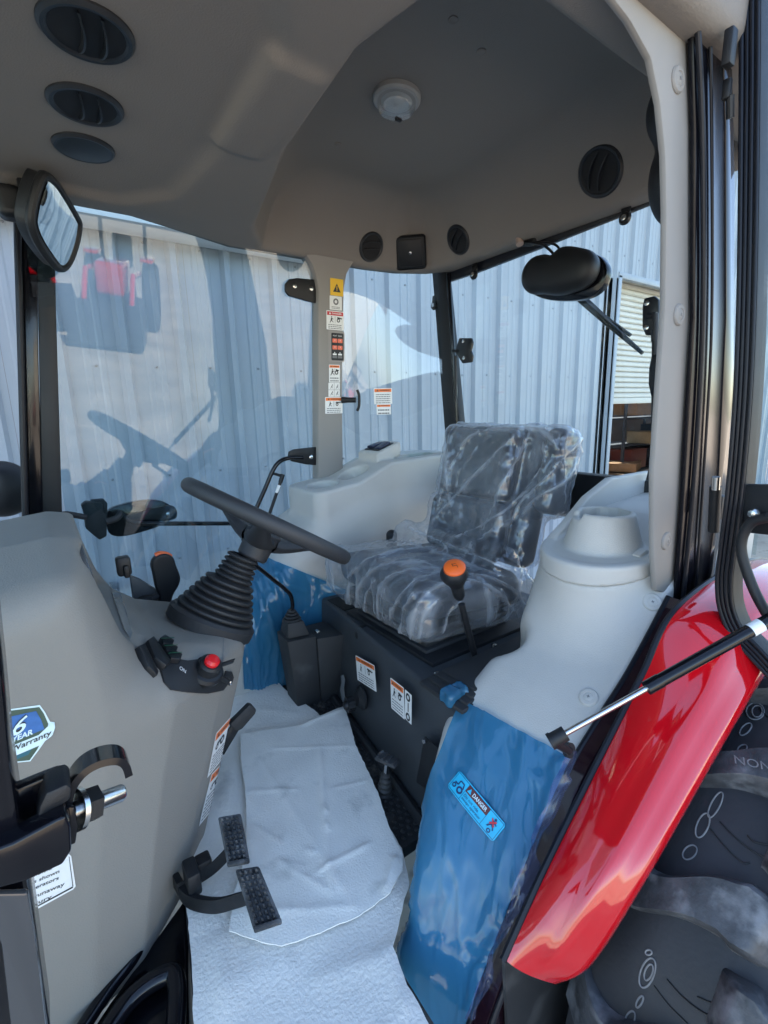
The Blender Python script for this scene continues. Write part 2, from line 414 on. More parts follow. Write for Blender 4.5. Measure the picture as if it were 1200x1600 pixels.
class Sticker:
    """flat print in local metres (0..w, 0..h), laid on a plane or over a curved surface"""
    def __init__(s, w, h, base=None, r=0.002, outline=None):
        s.w, s.h = w, h; s.layers = []; s.z = 0
        if base is not None: s.poly(outline or rrect(0, 0, w, h, r), base, 0)
    def poly(s, pts, m, z): s.layers.append(([tuple(p) for p in pts], [tuple(range(len(pts)))], m, z)); return s
    def rect(s, x0, y0, x1, y1, m, z=1): return s.poly([(x0,y0),(x1,y0),(x1,y1),(x0,y1)], m, z)
    def text(s, x, y, size, body, m=None, width=None, z=2, bold=0.0, rot=0.0):
        vs, fs, tw, th = text_geo(body, bold); sy = size/th; sx = width/tw if width else sy
        c, sn = math.cos(rot), math.sin(rot)
        s.layers.append(([(x+vx*sx*c-vy*sy*sn, y+vx*sx*sn+vy*sy*c) for vx, vy in vs], fs, m or INK, z)); return s
    def lines(s, x0, y0, x1, y1, n, m=None, fill=.4):
        st = (y1-y0)/n; rd = random.Random(int(x0*1e5+y0*1e6)+n)
        for i in range(n):
            x = x0; yy = y0+i*st
            while x < x1-.001:
                l = min(rd.uniform(.08, .22)*(x1-x0), x1-x); s.rect(x, yy, x+l*.82, yy+st*fill, m or INKG, 1); x += l
        return s
    def tri(s, cx, y, sz, m=None, z=2): return s.poly([(cx-sz*.55,y),(cx+sz*.55,y),(cx,y+sz)], m or INK, z)
    def man(s, x, y, h, m=None, lean=.2):
        """small figure pictogram"""
        m = m or INK
        s.poly([(x+.5*h*lean+h*.11*math.cos(t*.785), y+h*.88+h*.11*math.sin(t*.785)) for t in range(8)], m, 2)
        s.poly([(x-h*.1,y+h*.32),(x+h*.12,y+h*.3),(x+h*.2+.3*h*lean,y+h*.72),(x-h*.06+.3*h*lean,y+h*.74)], m, 2)
        s.poly([(x-h*.1,y+h*.34),(x-h*.28,y),(x-h*.16,y),(x+h*.03,y+h*.3)], m, 3)
        s.poly([(x+h*.02,y+h*.33),(x+h*.26,y+h*.16),(x+h*.36,y+h*.02),(x+h*.42,y+h*.1),(x+h*.3,y+h*.26),(x+h*.13,y+h*.38)], m, 4)
        s.poly([(x+h*.1,y+h*.62),(x+h*.42,y+h*.5),(x+h*.42,y+h*.58),(x+h*.16,y+h*.72)], m, 3); return s
    def wheel(s, x, y, r, m=None):
        n = 14; a = [(x+r*math.cos(2*math.pi*i/n), y+r*math.sin(2*math.pi*i/n)) for i in range(n)]
        b = [(x+.5*r*math.cos(2*math.pi*i/n), y+.5*r*math.sin(2*math.pi*i/n)) for i in range(n)]
        s.layers.append((a+b, [(i,(i+1)%n,n+(i+1)%n,n+i) for i in range(n)], m or INK, 2)); return s
    def build(s, name, parent, O, rx, uy, proj=None, label=None, lift=.0004):
        O = Vector(O); rx = Vector(rx).normalized(); uy = Vector(uy); uy = (uy-rx*uy.dot(rx)).normalized(); nz = rx.cross(uy)
        mb = MB()
        for pts, fs, m, z in s.layers:
            mb.mat(m)
            if proj is not None:
                bm = bmesh.new(); vv = [bm.verts.new((p[0], p[1], 0)) for p in pts]
                for f in fs:
                    try: bm.faces.new([vv[i] for i in f])
                    except ValueError: pass
                if len(fs) == 1:
                    for ax, ln in ((0, s.w), (1, s.h)):
                        for k in range(1, 10):
                            no = (1,0,0) if ax == 0 else (0,1,0); co = (ln*k/10, 0, 0) if ax == 0 else (0, ln*k/10, 0)
                            bmesh.ops.bisect_plane(bm, geom=list(bm.verts)+list(bm.edges)+list(bm.faces), plane_co=co, plane_no=no)
                bm.verts.index_update()
                vs = proj([O+rx*v.co.x+uy*v.co.y for v in bm.verts], -nz, .0012+z*lift)
                mb.add(vs, [[v.index for v in f.verts] for f in bm.faces]); bm.free()
            else:
                mb.add([O+rx*p[0]+uy*p[1]+nz*(.0006+z*lift) for p in pts], fs)
        return mb.build(name, None, parent, smooth=0 if proj is None else 60, label=label)
class PxPrint:
    """print or inset whose outline was read off the photograph, laid on the modelled surface fn"""
    def __init__(s, fn): s.fn = fn; s.layers = []
    def poly(s, pts, m, z=0): s.layers.append(([tuple(p) for p in pts], None, m, z)); return s
    def text(s, x, y, r, u, body, m, z=2, bold=.0):
        """r: whole-width vector, u: cap-height vector, in photo pixels"""
        vs, fs, tw, th = text_geo(body, bold)
        s.layers.append(([(x+vx/tw*r[0]+vy/th*u[0], y+vx/tw*r[1]+vy/th*u[1]) for vx, vy in vs], fs, m, z)); return s
    def build(s, name, parent, label=None, step=9, base=.0012, lift=.0005, rim=0.0):
        mb = MB()
        for pts, fs, m, z in s.layers:
            mb.mat(m); bm = bmesh.new(); vv = [bm.verts.new((p[0], p[1], 0)) for p in pts]
            for f in (fs or [tuple(range(len(pts)))]):
                try: bm.faces.new([vv[i] for i in f])
                except ValueError: pass
            if fs is None:
                for ax in (0, 1):
                    lo = min(p[ax] for p in pts); hi = max(p[ax] for p in pts); k = lo+step
                    while k < hi:
                        no = (1,0,0) if ax == 0 else (0,1,0); co = (k,0,0) if ax == 0 else (0,k,0)
                        bmesh.ops.bisect_plane(bm, geom=list(bm.verts)+list(bm.edges)+list(bm.faces), plane_co=co, plane_no=no); k += step
            bm.verts.index_update(); P, N_ = surfN(s.fn, [(v.co.x, v.co.y) for v in bm.verts], base+z*lift)
            mb.add([Vector(q) for q in P], [[v.index for v in f.verts][::-1] for f in bm.faces])
            if rim and fs is None:
                bd = [e for e in bm.edges if e.is_boundary]
                vs2 = []; f2 = []
                for e in bd:
                    a, b = e.verts[0].index, e.verts[1].index; k = len(vs2)
                    vs2 += [Vector(P[a]), Vector(P[b]), Vector(P[b]-N_[b]*rim), Vector(P[a]-N_[a]*rim)]; f2.append((k,k+1,k+2,k+3))
                mb.add(vs2, f2)
            bm.free()
        return mb.build(name, None, parent, smooth=60, label=label)
def warn(w, h, head=ORANGE, word='WARNING', pict='two', nl=5, hh=.19, ph=.28):
    s = Sticker(w, h, WHITE, r=min(w, h)*.04)
    m = min(w, h)*.045
    s.rect(m, h*(1-hh), w-m, h-m, head, 1)
    s.tri(w*.2, h*(1-hh)+h*hh*.2, h*hh*.5, INK if head is ORANGE else WHITE)
    s.text(w*.31, h*(1-hh)+h*hh*.25, h*hh*.36, word, INK if head is ORANGE else WHITE, width=w*.56, bold=.02)
    y1 = h*(1-hh)-h*.03; y0 = y1-h*ph
    if pict == 'two':
        s.man(w*.26, y0, h*ph*.95); s.wheel(w*.68, y0+h*ph*.4, h*ph*.3); s.poly([(w*.6,y0+h*ph*.7),(w*.86,y0+h*ph*.6),(w*.9,y0+h*ph*.75),(w*.62,y0+h*ph*.9)], INK, 3)
        s.rect(w*.485, y0, w*.5, y1, INKG)
    elif pict == 'one':
        s.wheel(w*.25, y0+h*ph*.3, h*ph*.26); s.wheel(w*.55, y0+h*ph*.45, h*ph*.4); s.poly([(w*.2,y0+h*ph*.5),(w*.5,y0+h*ph*.6),(w*.5,y0+h*ph*.8),(w*.22,y0+h*ph*.7)], INK, 3)
    if nl: s.lines(w*.1, h*.06, w*.9, y0-h*.03, nl)
    return s

# ================================================================== SETTING
GZ = -0.84
g = mat('gravel', (.47,.385,.29), .9, bump=1.0, bscale=30, var=.25, vscale=1.2, dirt=(.28,.23,.18), dscale=14, dthr=.55, detail=8)
mb = MB()
n = 24
P = [[Vector((-70+140*i/n, -70+140*j/n, GZ)) for j in range(n+1)] for i in range(n+1)]
tag(mb.grid(P).build('ground', g, smooth=0), 'sandy gravel yard around the tractor', None, kind='structure')

# ------------------------------------------------------------------ shed beside the tractor
SHEDW = mat('painted_sheet_steel', (.33,.37,.415), .42, var=.04, vscale=1.5, bump=.15, bscale=8, rvar=.08, spec=.5)
SHEDT = mat('white_trim', (.8,.8,.8), .4)
DARKIN = mat('shed_interior', (.22,.17,.13), .9, var=.3, vscale=1.2)
DOORM = mat('roller_door_paint', (.63,.60,.52), .5, var=.06, vscale=3, dirt=(.45,.4,.33), dscale=3, dthr=.6)
WY = -2.0; WTOP = 5.3
shed = thing('metal_shed', 'pale blue ribbed sheet-metal shed standing behind the cab windows', 'shed', (-3, WY-3, GZ))
DX0, DX1, DTOP = -7.6, -4.97, 2.30          # roller door opening
def panel_mesh(z0, z1, w=.914):
    prof = []
    for k in range(3):
        b = k*w/3
        prof += [(b, 0), (b+.030, 0), (b+.048, .034), (b+.080, .034), (b+.098, 0), (b+.155, 0), (b+.165, .006), (b+.185, .006), (b+.195, 0), (b+.225, 0), (b+.235, .006), (b+.255, .006), (b+.265, 0)]
    prof.append((w-.0015, 0))
    mb = MB(); vs = []
    for (x, y) in prof: vs += [(x, y, z0), (x, y, z1)]
    k = len(prof)
    fs = [(2*i, 2*i+1, 2*i+3, 2*i+2) for i in range(k-1)]
    mb.add(vs, fs)
    vs2 = [(x, y-.0012, z) for (x, y, z) in vs]; mb.add(vs2, [f[::-1] for f in fs])
    return mb.mesh('wall_panel', SHEDW, smooth=25)
full = panel_mesh(GZ, WTOP); lint = panel_mesh(DTOP, WTOP)
x = 6.0; i = 0
while x > -15:
    x -= .914
    over = (x+.914 > DX0 and x < DX1)
    if over and (x < DX0 or x+.914 > DX1):
        # split panel at the jamb
        if x < DX1 <= x+.914:
            w1 = x+.914-DX1; inst('wall_panel', panel_mesh(GZ, DTOP-.002, w1), shed, Matrix.Translation((DX1, WY, 0)))
            inst('wall_panel', lint, shed, Matrix.Translation((x, WY, 0)))
        else:
            inst('wall_panel', full, shed, Matrix.Translation((x, WY, 0)))
            DX0 = x+.914
        continue
    inst('wall_panel', lint if over else full, shed, Matrix.Translation((x, WY, 0)))
# screw heads on the girt lines
mb = MB(); sc = []
for zz in (.1, .62, 1.25, 1.9, 2.55, 3.2):
    x = 6.0-.06
    while x > -14:
        x -= .3047
        if DX0 < x < DX1 and zz < DTOP: continue
        mb.lathe([(.007, 0), (.007, .004), (.003, .007)], (x-.035, WY+.0005, zz+rng.uniform(-.006,.006)), (0,1,0), n=6)
tag(mb.build('wall_screws', mat('screw_head', (.25,.27,.3), .4, .6), shed), kind='stuff')
# eave beam along the wall ends behind the rear post
mb = MB(); mb.box((2.35, WY+.16, 2.03), (7.5, .30, .075), bev=.006)
mb.box((2.35, WY+.14, 1.955), (7.5, .22, .07), bev=.004)
mb.build('eave_trim', SHEDT, shed)
mb = MB(); mb.box((DX1+.02, WY+.02, (DTOP+GZ)/2), (.06, .05, DTOP-GZ+.06), bev=.004); mb.build('door_jamb', SHEDW, shed)
mb = MB(); mb.box(((DX0+DX1)/2, WY+.02, DTOP+.035), (DX1-DX0+.1, .05, .06), bev=.004); mb.build('door_header', SHEDW, shed)
# roof with a gap added to let daylight inside, floor and inner walls
mb = MB(); mb.box((-4.5, WY-3.1, WTOP+.06), (21, 6.3, .1)); mb.build('roof', SHEDT, shed)
mb = MB(); mb.box((-4.5, WY-9.3, WTOP+.06), (21, 2.6, .1)); mb.build('roof', SHEDT, shed, label='rear roof half beyond the open ridge light')
mb = MB(); mb.box((-4.5, WY-5, GZ+.01), (20.5, 9.8, .06)); mb.build('floor_slab', mat('shed_floor', (.36,.28,.22), .8, var=.3, vscale=2), shed)
mb = MB(); mb.box((-4.5, WY-10, 2.2), (20.6, .1, 6)); mb.build('back_wall', DARKIN, shed)
for xx in (-14.9, 5.9):
    mb = MB(); mb.box((xx, WY-5, 2.2), (.08, 9.9, 6)); mb.build('end_wall', DARKIN, shed)
# roller door curtain, half raised: each slat a piece
door = thing('roller_door', 'cream slatted roller door half raised in the shed opening', 'roller door', ((DX0+DX1)/2, WY-.2, .98))
mb = MB()
sp = [(-.0, 0), (.012, .018), (.040, .018), (.058, 0)]
vs = []
for (z, y) in sp: vs += [(0, y, z), (DX1-DX0+.1, y, z)]
mb.add(vs, [(2*i, 2*i+1, 2*i+3, 2*i+2) for i in range(3)]); mb.add([(a, b-.004, c) for a, b, c in vs], [(2*i, 2*i+2, 2*i+3, 2*i+1) for i in range(3)])
slat = mb.mesh('slat', DOORM, smooth=20)
z = 1.04
while z < DTOP+.1:
    inst('slat', slat, door, Matrix.Translation((DX0-.05, WY-.16, z))); z += .0625
mb = MB(); mb.box(((DX0+DX1)/2, WY-.155, 1.005), (DX1-DX0+.1, .04, .07), bev=.006); mb.build('bottom_bar', DOORM, door)
# goods seen in the opening
CARD = mat('cardboard', (.36,.21,.11), .8, var=.12, vscale=5); CARDL = mat('pale_cardboard', (.55,.42,.27), .8, var=.1)
def crate(name, c, s, m, label, cat, rz=0.0, lid=True):
    t = thing(name, label, cat, (c[0], c[1], c[2]-s[2]/2))
    rot = Matrix.Rotation(rz, 3, 'Z')
    b = MB(); b.box(c, s, rot, bev=.008); o = b.build('body', m, t)
    if lid:
        b = MB(); b.box((c[0], c[1], c[2]+s[2]/2+.006), (s[0]*1.02, s[1]*1.02, .012), rot, bev=.004); b.build('lid', m, t)
    return t
p = at(965, 728, X=-9.5); crate('cardboard_box', (p.x, p.y, p.z), (.75, .8, .16), CARD, 'wide brown cardboard box lying low inside the shed opening', 'box', .35)
b = MB(); 
t = thing('pallet', 'wooden pallet stack under the brown box inside the shed', 'pallet', (p.x, p.y, GZ+.04))
PAL = mat('pallet_wood', (.2,.13,.08), .8, var=.2)
top = p.z-.09
for kz in range(6):
    z0 = top-.03-kz*(top-GZ-.07)/6
    for kx in range(5):
        b = MB(); b.box((p.x-.4+.2*kx, p.y, z0), (.12, 1.0, .03)); b.build('board', PAL, t)
    for ky in (-.42, 0, .42):
        b = MB(); b.box((p.x, p.y+ky, z0-.06), (1.0, .09, .085)); b.build('block', PAL, t)
p2 = at(1005, 683, X=-10.5); crate('cream_box', (p2.x, p2.y, p2.z), (.5, .5, .24), CARDL, 'small cream carton on the shelf inside the shed', 'box', .1)
# shelf rack that carries the cream box
t = thing('shelf_rack', 'dark steel shelf rack deep inside the shed opening', 'shelf', (p2.x, p2.y, GZ+.04))
RK = mat('rack_steel', (.05,.06,.08), .6)
for zz in (p2.z-.14, p2.z-.7, p2.z+.42, p2.z+.95):
    b = MB(); b.box((p2.x-.2, p2.y-.3, zz), (2.4, .8, .03)); b.build('shelf', RK, t)
for (a, c) in ((-1.4,-.7), (1.0,-.7), (-1.4,.1), (1.0,.1)):
    b = MB(); b.box((p2.x+a, p2.y+c, (p2.z+1.0+GZ)/2), (.05, .05, p2.z+1.0-GZ)); b.build('upright', RK, t)
for k, (dx, dz, m, lb, nm) in enumerate(((-.75, .13, mat('bin_blue', (.06,.08,.12), .5), 'dark blue storage bin beside the cream carton', 'storage_bin'), (-.55, .70, mat('bin_grey', (.14,.14,.15), .5), 'grey storage bin on the upper shelf in the shed', 'storage_bin'), (.45, .70, CARD, 'brown carton on the upper shelf in the shed', 'carton'), (-.35, -.43, mat('bin_black', (.03,.03,.035), .5), 'black storage bin on the low shelf in the shed', 'storage_bin'), (.5, -.43, mat('bin_red', (.25,.05,.03), .5), 'dull red storage bin on the low shelf in the shed', 'storage_bin'))):
    crate(nm, (p2.x+dx, p2.y-.05, p2.z+dz), (.62, .5, .24 if dz < .2 and dz > 0 else .4), m, lb, 'bin' if 'bin' in nm else 'carton')
p3 = at(950, 712, X=-9.8); crate('white_tub', (p3.x, p3.y, p3.z), (.2, .2, .2), SHEDT, 'small white tub standing beside the brown box in the shed', 'tub')
b = MB(); t = thing('tub_stand', 'dark stand under the white tub in the shed', 'stand', (p3.x, p3.y, GZ+.04)); b.box((p3.x, p3.y, (p3.z-.1+GZ)/2), (.3, .3, p3.z-.1-GZ-.04), bev=.01); b.build('body', RK, t)
# ================================================================== THE CAB
cab = thing('tractor_cab', 'grey-lined tractor cab with black frame, headliner, pillars and windows', 'tractor cab', (-.3, 0, 0))
ZB = 1.53
def f_liner(P):
    X, Y, Z = P[:,0], P[:,1], P[:,2]
    lift = .05*np.clip((np.abs(Y-.02)-.45)/.25, 0, 1)**2 * np.clip((X+.2)/.3, 0, 1)
    Q = np.stack([X, Y, Z-lift], 1)
    d = spoly(X, Y, [(1.15,-.685),(1.15,.71),(-1.115,.71),(-1.115,-.50),(-1.03,-.60),(-.9,-.665),(-.75,-.685)])
    body = smax(d, np.abs(Q[:,2]-(ZB+.16))-.16, .035)
    plan = spoly(X, Y, [(-.11,.60),(-.06,.36),(-.09,.02),(-.19,-.44),(-.29,-.635),(-.80,-.635),(-.93,-.60),(-1.01,-.52),(-1.045,-.40),(-1.045,.60)])
    front = np.clip((X+.45)/.3, 0, 1)
    cut = smax(plan+.02+(Z-ZB)*(.55*(1-front)+.1*front), Z-1.74-.02*np.cos(X*4)*np.cos(Y*4), .11)
    body = smax(body, -cut, .018)
    # shallow pressed panel round the front outlets
    ins = smax(spoly(X, Y, [(.62,-.36),(.50,-.45),(.16,-.45),(.06,-.34),(.02,.0),(.04,.30),(.12,.46),(.62,.46)])-.01, Q[:,2]-(ZB+.014), .03)
    body = smax(body, -ins, .03)
    # raised lip beside the recess
    lip = sbox(P, (-.02, .12, ZB+.01), (.05, .16, .016), .014)
    return smin(body, lip, .02)
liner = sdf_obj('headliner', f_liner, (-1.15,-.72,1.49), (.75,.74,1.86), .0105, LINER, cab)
mb = MB(); mb.box((-.1, .01, 1.93), (2.5, 1.5, .14), bev=.04, seg=3); mb.build('roof_cap', GLOSSB, cab)

def surf(fn, x, y, t0=.25, t1=4.0):
    """first hit of the view ray on a modelled surface, with normal"""
    d = np.array(ray(x, y)); c = np.array(CAM); ln = np.linalg.norm(d); t = t0
    for _ in range(300):
        p = c+d*t; v = float(fn(p[None])[0])
        if v < 3e-4: break
        t += max(v, .001)/ln*.7
        if t > t1: break
    g = np.array([float(fn((p+e)[None])[0]-fn((p-e)[None])[0]) for e in np.eye(3)*.012])
    return Vector(p), Vector(g).normalized()
# air outlets: rim, dark bowl, blades
VENT = mat('outlet_plastic', (.012,.014,.017), .42, bump=.1, bscale=400)
VENTD = mat('outlet_dark', (.004,.004,.005), .7)
mb = MB(); mb.lathe([(.034,-.004),(.047,.001),(.053,.007),(.058,.0075),(.0625,.003),(.063,-.002)], n=36, cap=False); rim_me = mb.mesh('rim', VENT)
mb = MB(); mb.lathe([(.050,.004),(.047,-.010),(.036,-.022),(.006,-.026)], n=32); bowl_me = mb.mesh('bowl', VENTD)
def blade_mesh(off):
    mb = MB(); pts = []
    for i in range(9):
        a = -1+2*i/8; pts.append((off+.006*(1-a*a), a*.043, .0))
    A = [[Vector((px, py, -.012)), Vector((px+.004, py, .008+.008*(1-(py/.043)**2)))] for px, py, _ in pts]
    mb.grid(A); mb.grid([[q+Vector((.003,0,0)) for q in r] for r in A])
    mb.grid([[r[1], r[1]+Vector((.003,0,0))] for r in A]); return mb.mesh('blade', VENT)
bl1, bl2 = blade_mesh(-.016), blade_mesh(.012)
mb = MB(); mb.lathe([(.056,.002),(.054,.007),(.034,.011),(.003,.0125)], n=36); lidm = mb.mesh('flap', VENT)
def vent(x, y, r, spin, label, closed=False):
    p, nrm = surf(f_liner, x, y)
    m = frame(p, nrm) @ Matrix.Rotation(spin, 4, 'Z') @ Matrix.Scale(r/.0625, 4)
    o = inst('air_outlet', rim_me, liner, m, label)
    if closed: inst('air_outlet', lidm, liner, m, 'closed flap of the small round outlet')
    else:
        inst('air_outlet_bowl', bowl_me, liner, m)
        inst('air_outlet_blade', bl1, liner, m); inst('air_outlet_blade', bl2, liner, m)
vent(136, 48, .066, R_(185), 'large round black air outlet nearest the camera')
vent(134, 163, .064, R_(185), 'middle round black air outlet of the front three')
vent(131, 230, .060, R_(100), 'flat closed round outlet, last of the front three', True)
vent(580, 386, .054, R_(10), 'small round outlet left of the square cover')
vent(716, 375, .054, R_(40), 'small round outlet right of the square cover')
vent(938, 268, .066, R_(60), 'round outlet above the rear window')
p, nrm = surf(f_liner, 642, 393)
mb = MB(); mb.box((0,0,.008), (.125,.125,.018), bev=.014, seg=3); mb.box((0,0,.014), (.10,.10,.014), bev=.006); mb.build('speaker_cover', BLACK, liner, m=frame(p+nrm*.008, nrm))
mb = MB(); mb.lathe([(.012,0),(.012,.006),(.006,.009)], n=16); mb.build('cover_screw', CHROME, liner, m=frame(p+nrm*.02, nrm))
# dome lamp
p, nrm = surf(f_liner, 620, 150)
DM = frame(p, nrm)
mb = MB(); mb.lathe([(.060,-.012),(.060,.010),(.056,.014),(.050,.014)], n=40); mb.build('dome_lamp_base', mat('lamp_base', (.33,.32,.3), .5), liner, m=DM)
mb = MB(); mb.lathe([(.049,.013),(.047,.028),(.042,.034),(.030,.037),(.003,.038)], n=40); mb.build('dome_lamp_lens', LENS, liner, m=DM)
mb = MB(); mb.lathe([(.040,.0145),(.032,.020),(.020,.018),(.004,.024)], n=24); mb.build('dome_lamp_reflector', mat('lamp_reflector', (.5,.5,.48), .35, .3), liner, m=DM)
mb = MB(); mb.box((-.02,.018,.037), (.018,.009,.008), bev=.002); mb.build('dome_lamp_switch', BLACK, liner, m=DM)
for (x, y) in ((708,30), (752,80), (528,225)):
    p, nrm = surf(f_liner, x, y); mb = MB(); mb.lathe([(.010,-.002),(.010,.002),(.006,.004)], n=16); mb.build('liner_plug', LINER, liner, m=frame(p, nrm))
p, nrm = surf(f_liner, 812, 378)
mb = MB(); mb.tube(smooth_path([p+Vector((0,0,.045)), p+Vector((.006,0,.015)), p+Vector((.01,.01,-.012))], 5), [.007]*4+[.011]*4+[.013]*3, 12); mb.build('cable_grommet', mat('grommet', (.42,.32,.27), .6), liner)
# black lamp and visor lobes tucked behind the near pillar
SP = mat('lobe_plastic', (.012,.013,.016), .5)
def f_lobe(P): return smin(sball(P, (-.83,.50,1.60), (.07,.06,.075)), sball(P, (-.86,.50,1.47), (.08,.055,.10)), .02)
sdf_obj('corner_speaker', f_lobe, (-1.0,.38,1.3), (-.7,.62,1.72), .008, SP, cab)

# ------------------------------------------------------------------ trims and frame
def trim(name, pl, Y, depth, m, bev=.006, parent=None, X=None, dvec=None):
    pts = [at(x, y, Y=Y) if X is None else at(x, y, X=X) for x, y in pl]
    mb = MB(); mb.prism(pts, dvec or ((0,-depth,0) if X is None else (-depth,0,0)), bev=bev); return mb.build(name, m, parent or cab)
def yr(z): return -.75+.11*(z-.3)/1.25           # inward lean of the right side
def at_r(x, y, off=0.0):
    z = 1.0
    for _ in range(12): p = at(x, y, Y=yr(z)+off); z = p.z
    return p
# right pillar lining: lofted plate with flared head
rows = [(398,478,566),(412,487,552),(428,493,543),(452,497,539),(520,497,537),(600,497,536),(700,497,537),(760,497,538),(800,497,539)]
L_, R2 = [], []
for (y, a, b) in rows: L_.append(at_r(a, y, .03)); R2.append(at_r(b, y, .03))
nrm = Vector((.0, 1, -.09)).normalized(); mb = MB()
G = []
for l, r in zip(L_, R2):
    d = (r-l); e = d.normalized()
    G.append([l-nrm*.05, l-nrm*.012, l+e*.004-nrm*.003, l+e*.012, r-e*.012, r-e*.004-nrm*.003, r-nrm*.012, r-nrm*.05])
mb.grid(G); rp = mb.build('pillar_lining', PILLAR, cab, label='grey pillar lining covered in warning labels')
def on_pillar(x, y): return at_r(x, y, .0315)
def pill_label(st, x, y, name, label=None):
    # x, y = lower left corner in the view
    p = on_pillar(x, y); st.build(name, rp, p, Vector((-1,0,0)), Vector((0,.088,1)), label=label)
def sized(x0, y0, x1, y1):
    a, b, c = on_pillar(x0, y1), on_pillar(x1, y1), on_pillar(x0, y0); return (b-a).length, (c-a).length
w, h = sized(516, 434, 536, 461); s = Sticker(w, h, YELLOW); s.tri(w/2, h*.22, h*.5); s.rect(w*.47, h*.36, w*.53, h*.58, YELLOW, 3); s.rect(w*.47, h*.28, w*.53, h*.32, YELLOW, 3); pill_label(s, 516, 461, 'hazard_label', 'yellow hazard triangle label')
w, h = sized(515, 461, 534, 483); s = Sticker(w, h, WHITE); s.wheel(w*.5, h*.6, h*.24, INKG); s.lines(w*.15, h*.1, w*.85, h*.3, 2); pill_label(s, 515, 483.5, 'notice_label')
w, h = sized(510, 484, 537, 514); s = warn(w, h, REDL, 'DANGER', 'two', 3, .24, .36); pill_label(s, 510, 514.5, 'danger_label', 'red headed danger label')
# switch panel between the labels
a = on_pillar(513, 565); w, h = sized(513, 516, 538, 565)
s = Sticker(w, h, mat('switch_bezel', (.3,.28,.26), .5), r=.008); s.poly(rrect(w*.18, h*.05, w*.93, h*.93, .004), BLACKM, 3)
s.text(w*.28, h*.82, h*.045, 'FRONT', WHITE, width=w*.24, z=4); s.text(w*.6, h*.82, h*.045, 'REAR', WHITE, width=w*.22, z=4)
RSW = mat('switch_red', (.75,.14,.07), .35)
for yy in (.62, .40):
    for xx in (.24, .57):
        s.poly(rrect(w*xx, h*yy, w*(xx+.29), h*(yy+.13), .002), RSW, 5); s.wheel(w*(xx+.145), h*(yy+.065), h*.035, WHITE); s.rect(w*(xx+.135), h*(yy+.06), w*(xx+.155), h*(yy+.105), WHITE, 7)
for xx in (.24, .57):
    s.rect(w*xx, h*.12, w*(xx+.28), h*.2, INKG, 4); s.rect(w*(xx+.02), h*.22, w*(xx+.26), h*.27, WHITE, 4); s.tri(w*(xx+.14), h*.28, h*.05, WHITE, 4)
s.build('switch_panel', rp, a, Vector((-1,0,0)), Vector((0,.088,1)), label='black panel with four red work lamp switches')
w, h = sized(514, 569, 531, 597); s = warn(w, h, ORANGE, 'WARNING', 'two', 2, .17, .4); pill_label(s, 514, 597.5, 'warning_label')
w, h = sized(513, 598, 531, 620); s = Sticker(w, h, WHITE); s.rect(w*.49, 0, w*.51, h, INKG); s.rect(0, h*.49, w, h*.51, INKG)
for (xx, yy) in ((.25,.1), (.72,.1), (.25,.58), (.72,.58)): s.man(w*xx, h*yy, h*.32, INKG, lean=.6)
pill_label(s, 513, 620, 'pictogram_label')
w, h = sized(508, 620, 535, 646); s = warn(w, h, ORANGE, 'WARNING', 'two', 3, .22, .32); pill_label(s, 508, 646.5, 'warning_label')
# near pillar lining
npl = trim('pillar_lining', [(930,-40),(1000,-60),(1068,-40),(1079,60),(1085,150),(1086,330),(1084,500),(1077,650),(1066,800),(1051,930),(1026,924),(1022,870),(1022,740),(1030,620),(1040,480),(1042,330),(1040,240),(1032,160),(1018,90),(985,30)], .66, .012, PILLAR, .004)
npl['label'] = 'wide plain grey pillar lining with round screw caps'
mb = MB(); mb.lathe([(.0225,-.002),(.0225,.002),(.020,.005),(.0125,.006),(.0115,.0045),(.010,.0055),(.0045,.0062)], n=28)
cap_me = mb.mesh('screw_cap', PILLAR); cap_light = mb.mesh('screw_cap', TRIM)
mb = MB(); mb.box((0,0,.0062), (.007,.0018,.0012)); mb.box((0,0,.0063), (.0018,.007,.0012)); cross_me = mb.mesh('cross_slot', INKG)
def screwcap(p, nrm, parent, s=1.0):
    m = frame(p, nrm) @ Matrix.Rotation(random.uniform(0, 3), 4, 'Z') @ Matrix.Scale(s, 4)
    inst('screw_cap', cap_me if parent is npl else cap_light, parent, m); inst('screw_slot', cross_me, parent, m)
for (x, y) in ((1058,125), (1060,492), (1040,845)): screwcap(at(x, y, Y=.66), (0,1,0), npl, .85)
# black door post beside it, with seal and grooves
post = trim('door_post', [(1080,-60),(1128,-60),(1134,200),(1134,600),(1122,790),(1098,960),(1056,955),(1068,800),(1086,500),(1088,200)], .674, .010, POSTB, .003)
sealp = [at(x, y, Y=.680) for x, y in ((1084,-60),(1096,160),(1099,330),(1098,500),(1091,650),(1080,800),(1066,945))]
mb = MB(); mb.tube(smooth_path(sealp, 5), .0048, 10); mb.build('door_seal', SEAL, cab)
sealp = [at(x, y, Y=.678) for x, y in ((1107,-60),(1112,200),(1112,500),(1102,700),(1085,950))]
mb = MB(); mb.tube(smooth_path(sealp, 5), .0028, 8); mb.build('door_seal', SEAL, cab, label='second rubber seal on the door post')
trim('post_flange', [(1127,-60),(1141,-60),(1149,300),(1147,600),(1132,800),(1110,930),(1098,955),(1121,795),(1135,500),(1135,200)], .676, .008, GLOSSB, .002)
